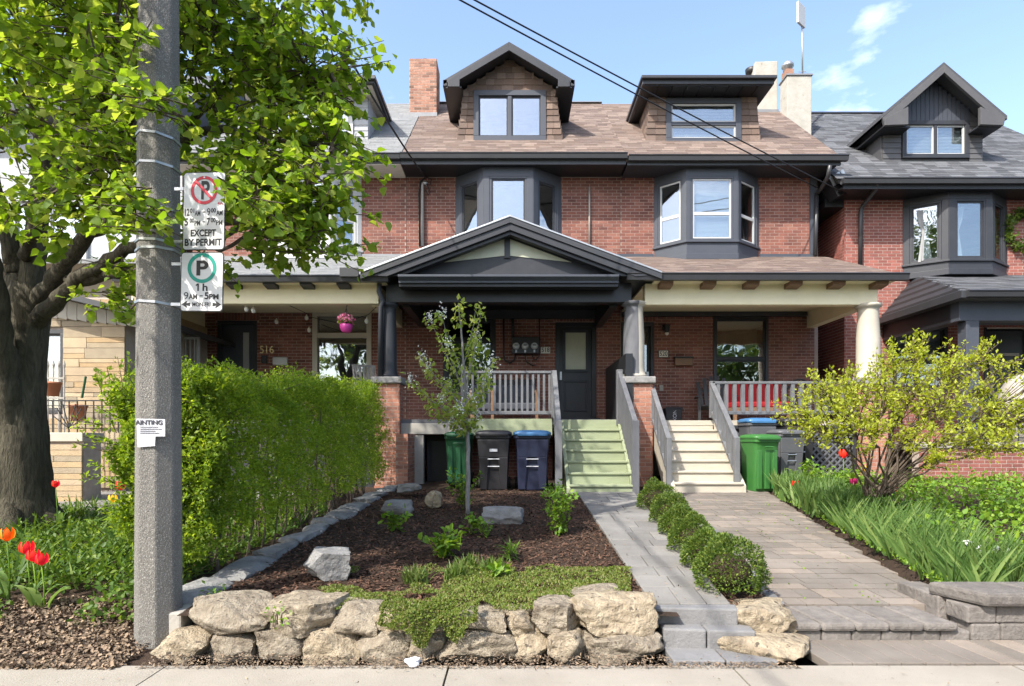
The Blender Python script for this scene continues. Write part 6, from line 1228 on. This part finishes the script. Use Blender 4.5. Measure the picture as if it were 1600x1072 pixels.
bushlet('leafy_plant', 'small green sprout left of the long grey rock', 757, 838, 6.8, .2, .18, 60, 'oval', .07, M['Lgr'], 6); bushlet('leafy_plant', 'small dark green sprout just in front of the sapling trunk', 733, 836, 6.9, .24, .2, 70, 'wide', .07, M['Lgr'], 7)
bushlet('leafy_plant', 'tiny yellow-green tuft beside the thyme mat', 800, 878, 5.7, .22, .1, 60, 'blade', .14, M['Lgr'], 6); bushlet('leafy_plant', 'bright star-shaped green rosette in the thyme', 783, 910, 4.95, .2, .1, 60, 'oval', .09, M['Lgr'], 7)
bushlet('leafy_plant', 'small weed growing in front of the retaining wall', 433, 1026, 3.86, .12, .12, 40, 'oval', .035, M['Lgr'], 6); bushlet('leafy_plant', 'small weed sprouting on the corner of the stone edging', 333, 950, 4.35, .16, .08, 50, 'oval', .045, M['Lgr'], 6)
bushlet('leafy_plant', 'green weed growing at the end of the handrail post', 866, 768, 9.9, .4, .3, 90, 'oval', .07, M['Lgr'], 8)
for px, py, d, lb in ((733, 888, 5.25, 'dark green grass tuft beside the broad-leaved plant'), (770, 895, 5.15, 'dark green grass tuft at the thyme edge'), (712, 905, 5.0, 'low grass tuft shaded in front of the mulch'), (650, 915, 4.9, 'small grass tuft on the shaded soil')):
    c = P(px, py, d); c.z = zb(d)-.02; n = 160; dd = rng.normal(0, .45, (n, 3)); dd[:, 2] = 1; tag(leafcloud('grass_tuft', np.array(c)+rng.normal(0, .04, (n, 3))*np.array((1, 1, 0)), dd, rng.uniform(.09, .18, n), 'blade', M['Lgrass']), lb, 'grass')
# creeping thyme mat spilling over the wall
n = 30000; px_ = rng.uniform(470, 985, n); y = 4.08+rng.random(n)*1.15; x = (px_-VX)*y/FPX
kp = np.array([noise.fractal(Vector((a*1.7, b_*2.2, 0)), 1, 2, 3)+(.25 if a > -.55 else -.05)-(.9*max(0, b_-4.72-.22*(a > .1))) - (.6*max(0, -1.1-a)) > -.1 for a, b_ in zip(x, y)]); x, y = x[kp], y[kp]
z = np.array([zb(b_)+.02+.05*max(0, noise.noise(Vector((a*5, b_*5, 1)))) for a, b_ in zip(x, y)]); pt = np.stack([x, y, z], 1)
n2 = 8000; a = rng.normal(0, 1, n2); xx = X(672, 4)+.19*np.clip(a, -1.6, 1.6); t_ = rng.random(n2); drop = (1-.35*np.abs(np.clip(a, -1.6, 1.6)))*(.18+.06*np.sin(xx*30)); p2 = np.stack([xx, 4.1-.22*np.sin(t_*1.6)-.04*rng.random(n2)-.02*np.sin(xx*17), .30-drop*t_*t_+.03*np.sin(xx*23+t_*7)], 1)
pt = np.concatenate([pt, p2]); tag(leafcloud('creeping_thyme', pt, rdir(len(pt), .9), rng.uniform(.012, .026, len(pt)), 'oval', M['Lthy'], roll=.9), kind='stuff')
# mulch chips, leaf litter
def scatter(name, x0, x1, y0, y1, n, s0, s1, m, hf, ok=None, shape='chip', lift=.004, up=.25):
    x = rng.uniform(x0, x1, n); y = y0+(y1-y0)*rng.random(n)**1.5
    if ok is not None: k = np.array([ok(a, b_) for a, b_ in zip(x, y)]); x, y = x[k], y[k]
    z = np.array([hf(a, b_) for a, b_ in zip(x, y)])+lift+rng.random(len(x))*.012; d = rng.normal(0, 1, (len(x), 3)); d[:, 2] *= up
    return tag(leafcloud(name, np.stack([x, y, z], 1), d, rng.uniform(s0, s1, len(x)), shape, m, roll=.3), kind='stuff')
scatter('mulch_chips', -2.25, 1.1, 4.35, 11.2, 34000, .014, .042, M['chip'], hyard)
scatter('dry_leaves', -4.8, -2.44, 3.72, 4.75, 13000, .012, .038, M['litter'], hyard, None, 'wide', .006, .7); scatter('fallen_debris', -2.3, 1.75, 3.72, 3.93, 4200, .006, .022, M['litter'], lambda x, y: .004); scatter('edge_debris', 1.55, 1.98, 4.3, 9.5, 2600, .015, .035, M['chip'], lambda x, y: zb(y)-.03, lambda a, b_: 1.53+(b_-4.3)*.092 < a < drl(b_))
scatter('sidewalk_grit', -4, 4, 3.3, 3.78, 130, .008, .02, M['litter'], lambda x, y: .003)
tag(leafcloud('fallen_leaf', [P(452, 1053, 3.75)], [(1, .2, .1)], .1, 'wide', M['tor']), 'curled orange-brown leaf lying on the sidewalk', 'leaf')
c = P(645, 1046, 3.76); rock('paper_scrap', (c.x, c.y, .03), (.09, .06, .05), 77, M['paper'], None, n=6, amp=.4); tag(bpy.data.objects['paper_scrap'], 'crumpled white paper scrap at the foot of the wall', 'litter')
# ------------------------------------------------------------------ left ground planting and tulips
lf = 11000; x = rng.uniform(-6.5, -2.62, lf); y = 4.35+4.4*rng.random(lf)**1.3
k = np.array([noise.noise(Vector((a*1.6, b_*1.6, 9)))+.35-max(0, 4.55-b_)*1.2 > 0 for a, b_ in zip(x, y)]); x, y = x[k], y[k]; z = np.array([hyard(a, b_)+.13*(1+noise.noise(Vector((a*2, b_*2, 4))))*random.random() for a, b_ in zip(x, y)])
tag(leafcloud('ground_cover', np.stack([x, y, z], 1), rdir(len(x), .45), rng.uniform(.03, .06, len(x)), 'wide', M['Lgc'], roll=.5), kind='stuff')
n = 3800; x = rng.uniform(-6.6, -2.7, n); y = 4.9+4.2*rng.random(n); z = np.array([hyard(a, b_) for a, b_ in zip(x, y)]); d = rng.normal(0, .9, (n, 3)); d[:, 2] = .8; tag(leafcloud('strap_leaf_ground_cover', np.stack([x, y, z], 1), d, rng.uniform(.16, .32, n), 'blade', M['Lgc'], roll=.3), kind='stuff')
def tulip(px, py, d, m, label, h_=None, size=.075, group=None, leaves=3, ground=None):
    head = P(px, py, d); g = hyard(head.x, d) if head.x < 0 else zb(d)+.05; t = thing('tulip', label, 'flower', (head.x, d, g), group); MB().tube([(head.x+.02, d, g-.02), (head.x+.012, d+.01, (g+head.z)/2), head], .005, 6).build('stem', M['Lgr'], t, True)
    for k in range(6):
        a = k*math.pi/3+.3*random.random(); r_ = size*(.52 if k % 2 else .46); vs = []
        for i, (u, f) in enumerate(((0, .15), (.3, .95), (.62, 1.05), (.88, .95), (1.05, .75))):
            wv = (.35, .9, .95, .65, .08)[i]
            for s in (-1, 0, 1): b_ = a+s*wv*.52; vs.append(head+Vector((math.cos(b_)*r_*f*(1.03 if s == 0 else 1), math.sin(b_)*r_*f, u*size*1.05)))
        MB().add(vs, [(j*3+i, j*3+i+1, j*3+i+4, j*3+i+3) for j in range(4) for i in range(2)]).build('petal', m, t, True)
    for k in range(leaves):
        a = random.random()*6.28; dx, dy = math.cos(a), math.sin(a)*.6; ln = .75*(head.z-g); vs = []
        for i in range(6):
            u = i/5; c_ = Vector((head.x+.02+dx*(.03+.16*u**1.4), d+dy*(.03+.16*u**1.4), g+ln*(u-.42*u*u*u))); w_ = .034*math.sin(math.pi*(.12+.88*u))+.002; vs += [c_+Vector((-dy*w_, dx*w_, .012)), c_, c_+Vector((dy*w_, -dx*w_, .012))]
        MB().add(vs, [(j*3+i, j*3+i+1, j*3+i+4, j*3+i+3) for j in range(5) for i in range(2)]).build('leaf', M['Liris'], t, True)
tulip(11, 846, 4.72, M['tor'], 'orange tulip beside three red tulips at the far edge of the bed', size=.095)
tulip(42, 867, 4.68, M['tred'], 'tallest of three red tulips in a cluster next to the orange tulip', size=.095); tulip(52, 878, 4.6, M['tred'], 'middle red tulip of the three beside the orange tulip', size=.085); tulip(65, 884, 4.58, M['tred'], 'lowest red tulip of the three beside the orange tulip', size=.085)
tulip(87, 762, 7.3, M['tred'], 'dark red tulip in front of the sandstone planter wall', size=.08); tulip(188, 766, 6.4, M['tred'], 'red tulip at the foot of the hedge beside the pole', size=.09); tulip(176, 786, 6.3, M['tye'], 'yellow tulip below the red one at the hedge foot', size=.08)
# ------------------------------------------------------------------ right hand garden: irises, ground cover, tulips, big pale shrub
gi = 'grey-green iris fans edging the paved drive'; blade = None
def iris_mesh(seed):
    rs = random.Random(seed); out = []
    for k in range(9):
        wd = rs.uniform(.009, .015); ln = rs.uniform(.26, .5); a = rs.uniform(-.5, .5); lean = (k-4)*.13+rs.uniform(-.08, .08); yy = rs.uniform(-.22, .1); vs = []
        for i in range(6):
            u = i/5; w_ = wd*(1-u**3)+.001; b_ = .10*u*u; c_ = Vector((math.sin(lean)*ln*u+math.copysign(b_*.5, lean), yy*ln*u, ln*u*math.cos(lean)*.97-b_*.25)); vs += [c_+Vector((-w_*math.cos(a), -w_*math.sin(a), 0)), c_+Vector((0, .003, 0)), c_+Vector((w_*math.cos(a), w_*math.sin(a), 0))]
        me = bpy.data.meshes.new('leaf_blade'); me.from_pydata([tuple(v) for v in vs], [], [(j*3+i, j*3+i+1, j*3+i+4, j*3+i+3) for j in range(5) for i in range(2)]); me.materials.append(M['Liris']); me.polygons.foreach_set('use_smooth', [True]*10); out.append(me)
    return out
im = [iris_mesh(s) for s in range(6)]; placed = 0; y = 4.75
spots = []
while y < 10.4:
    for off in np.arange(.1, .75, .125): spots.append((drr(y)+off+random.uniform(-.05, .05), y+random.uniform(-.06, .06)))
    y += .17
for x_ in np.arange(3.6, 4.6, .12):
    for y_ in (4.62, 4.78, 4.95, 5.12): spots.append((x_+random.uniform(-.04, .04), y_+random.uniform(-.05, .05)))
spots.sort(key=lambda s: s[1]); spots = [s for s in spots if s[0] < 5.2]
for x_, y_ in spots[:150]:
    t = thing('iris', 'fan of upright grey-green sword leaves among the irises beside the drive', 'iris', (x_, y_, zdr(y_)+.03), gi); t.rotation_euler = (0, 0, random.uniform(-.8, .8)); t.scale = (random.uniform(.85, 1.15),)*3
    for me in random.choice(im): o = bpy.data.objects.new('leaf', me); col.objects.link(o); o.parent = t
n = 2600; r_ = spots[150:]
if r_:
    q = np.array([random.choice(r_) for _ in range(n)])+rng.normal(0, .05, (n, 2)); d = rng.normal(0, .3, (n, 3)); d[:, 2] = 1; tag(leafcloud('far_iris_leaves', np.stack([q[:, 0], q[:, 1], zb(q[:, 1])], 1), d, rng.uniform(.3, .48, n), 'blade', M['Liris'], roll=.3), kind='stuff')
n = 15000; x = rng.uniform(3.7, 9.5, n); y = 4.8+6.8*rng.random(n); k = np.array([a > drr(b_)+.55 and noise.noise(Vector((a*1.3, b_*1.3, 2))) > -.3 for a, b_ in zip(x, y)]); x, y = x[k], y[k]
z = np.array([zb(b_)+.05+.22*random.random()*(1+noise.noise(Vector((a*2, b_*2, 4)))) for a, b_ in zip(x, y)]); tag(leafcloud('garden_ground_cover', np.stack([x, y, z], 1), rdir(len(x), .5), rng.uniform(.035, .075, len(x)), 'wide', M['Lgr'], roll=.5), kind='stuff')
n = 900; y = rng.uniform(4.6, 10, n); x = np.array([drr(b_) for b_ in y])+rng.normal(.08, .05, n); tag(leafcloud('edge_weeds', np.stack([x, y, zb(y)+.02], 1), rdir(n, .5), rng.uniform(.02, .045, n), 'wide', M['Lgr']), kind='stuff')
tulip(1243, 762, 9.2, M['tred'], 'red tulip by the drive edge near the green bin', size=.1); tulip(1318, 716, 9.0, M['tred'], 'red tulip standing under the pale shrub', size=.12); tulip(1334, 758, 8.4, M['tpu'], 'magenta tulip low under the pale shrub', size=.09); tulip(1396, 770, 8.2, M['tred'], 'small red tulip beside the shrub stems', size=.08); tulip(1352, 738, 8.6, M['tye'], 'yellow tulip beneath the pale shrub', size=.09)
for px, py, nm in ((1512, 846, 'first'), (1530, 858, 'second'), (1556, 857, 'third'), (1575, 862, 'fourth')):
    head = P(px, py, 5.0); g = zb(5)+.05; t = thing('white_flower', 'small nodding white flower among the iris leaves', 'flower', (head.x, 5.0, g), 'white flowers among the irises'); MB().tube([(head.x, 5.0, g), head], .004, 5).build('stem', M['Lgr'], t); leafcloud('petal', np.tile(np.array(head), (9, 1)), rdir(9), .04, 'wide', M['whitef'], t)
sh = thing('spreading_shrub', 'wide twiggy shrub with fresh yellow-green leaves in the right garden', 'shrub', P(1375, 780, 7.4)); sm = MB(); base = P(1375, 775, 7.4); LP, LD = [], []; ends = []
cl = [(1250, 640, 7.0, .32), (1290, 610, 7.1, .36), (1330, 600, 7.3, .36), (1380, 620, 7.2, .4), (1270, 670, 6.8, .28), (1320, 650, 6.9, .38), (1400, 570, 7.5, .3), (1440, 560, 7.6, .34), (1480, 580, 7.4, .34), (1420, 610, 7.2, .36), (1470, 630, 7.0, .36), (1520, 560, 7.5, .28), (1545, 600, 7.2, .26), (1560, 640, 6.9, .28), (1590, 650, 6.8, .24), (1575, 570, 7.4, .2), (1420, 680, 6.8, .26), (1500, 680, 6.7, .3), (1360, 680, 6.7, .28), (1540, 690, 6.6, .24), (1590, 700, 6.6, .22), (1545, 545, 7.5, .16), (1385, 545, 7.6, .14), (1470, 720, 6.6, .2), (1430, 530, 7.7, .12), (1640, 640, 6.8, .4), (1655, 580, 7.0, .3)]
for px, py, d, r_ in cl:
    c = P(px, py, d); b0 = base+Vector((random.uniform(-.15, .15), random.uniform(-.1, .1), 0)); mid = b0.lerp(c, .5)+Vector((0, 0, .12)); o_ = limb(sm, [b0, mid, c], .015, .006, 6, .03, 4)
    for _ in range(int(29*(r_/.3)**1.7)):
        e = c+Vector(inball(1, .5)[0]*r_*np.array((1.3, 1.1, 1.0))); a = random.choice(o_[5:]); sm.tube([a, a.lerp(e, .5)+Vector((0, 0, .02)), e], [.006, .004, .0025], 4); m_ = 18; u = rng.random(m_)*.8; LP.append(np.array(e)-np.array(e-a)*u[:, None]*.6+rng.normal(0, .022, (m_, 3))); dd = rng.normal(0, .7, (m_, 3)); dd[:, 2] += .7; LD.append(dd)
tag(sm.build('branches', M['twig'], sh), kind='stuff'); LP, LD = np.concatenate(LP), np.concatenate(LD); i_ = rng.random(len(LP)) < .86; tag(leafcloud('foliage', LP[i_], LD[i_], rng.uniform(.032, .062, i_.sum()), 'oval', M['Lshr'], sh), kind='stuff'); tag(leafcloud('bronze_foliage', LP[~i_], LD[~i_], rng.uniform(.03, .05, (~i_).sum()), 'oval', M['Lshr2'], sh), kind='stuff')
bushlet('leafy_plant', 'green perennial clump beside the lattice and grey bin', 1290, 740, 9.8, 1.2, .55, 900, 'oval', .085, M['Lgr'], 40); bushlet('leafy_plant', 'clump of broad green leaves under the pale shrub', 1360, 745, 8.6, .9, .45, 500, 'wide', .09, M['Lgr'], 24)
# ------------------------------------------------------------------ trees across the street, seen mirrored in the windows
def shade_tree(label, x, y, h_, r_, n=5200):
    t = thing('shade_tree', label, 'tree', (x, y, -.1)); tm = MB(); limb(tm, [(x, y, -.2), (x+.1, y, h_*.25), (x, y+.1, h_*.5)], .3, .16, 10, .03); tm.build('trunk', M['bark'], t, True); br = MB(); c = np.array((x, y, h_*.66))
    for k in range(9): e = c+inball(1)[0]*r_*np.array((.8, .8, .7)); limb(br, [(x, y, h_*.35), tuple((np.array((x, y, h_*.5))+e)/2), tuple(e)], .1, .02, 6, .05, 3)
    tag(br.build('limbs', M['bark'], t), kind='stuff'); cc = c+inball(26, .5)*r_*np.array((.9, .9, .85)); i = rng.integers(0, 26, n); p_ = cc[i]+inball(n)*r_*.38; tag(leafcloud('crown', p_, rdir(n, -.2), rng.uniform(.2, .36, n), 'wide', M['Lfar'], t), kind='stuff'); return t
t1 = shade_tree('round shade tree across the road, mirrored in the porch windows', -9, -13.5, 9.0, 4.2); t2 = shade_tree('broad shade tree across the road, mirrored beside the round one', 4.5, -14.5, 8.5, 4.3); t4 = shade_tree('low wide shade tree across the road, mirrored in the black framed window', -2.5, -15, 8, 4.0); t5 = shade_tree('very tall shade tree behind the others across the road', -14, -23, 22, 6.5, 6500); t3 = shade_tree('tall shade tree across the road, mirrored in the cream porch window', 15, -13, 9.5, 4.2)
scatter('path_grit', 1.0, 2.0, 4.3, 10.4, 260, .006, .022, M['litter'], lambda x, y: zb(y)+.012, lambda a, b_: .97+(b_-4.25)*.022 < a < 1.5+(b_-4.25)*.092)
scatter('drive_grit', 1.95, 4.4, 4.3, 10.6, 420, .006, .02, M['litter'], lambda x, y: zdr(y)+.003, lambda a, b_: drl(b_) < a < drr(b_))
n = 260; y = rng.uniform(4.6, 10, n); x = np.array([drl(b_)+(drr(b_)-drl(b_))*round(random.random()*5)/5 for b_ in y])+rng.normal(0, .02, n); k = rng.random(n) < .6
tag(leafcloud('joint_weeds', np.stack([x, y, zdr(y)], 1)[k], rdir(n, .6)[k], rng.uniform(.012, .028, n)[k], 'wide', M['Lgr']), kind='stuff')
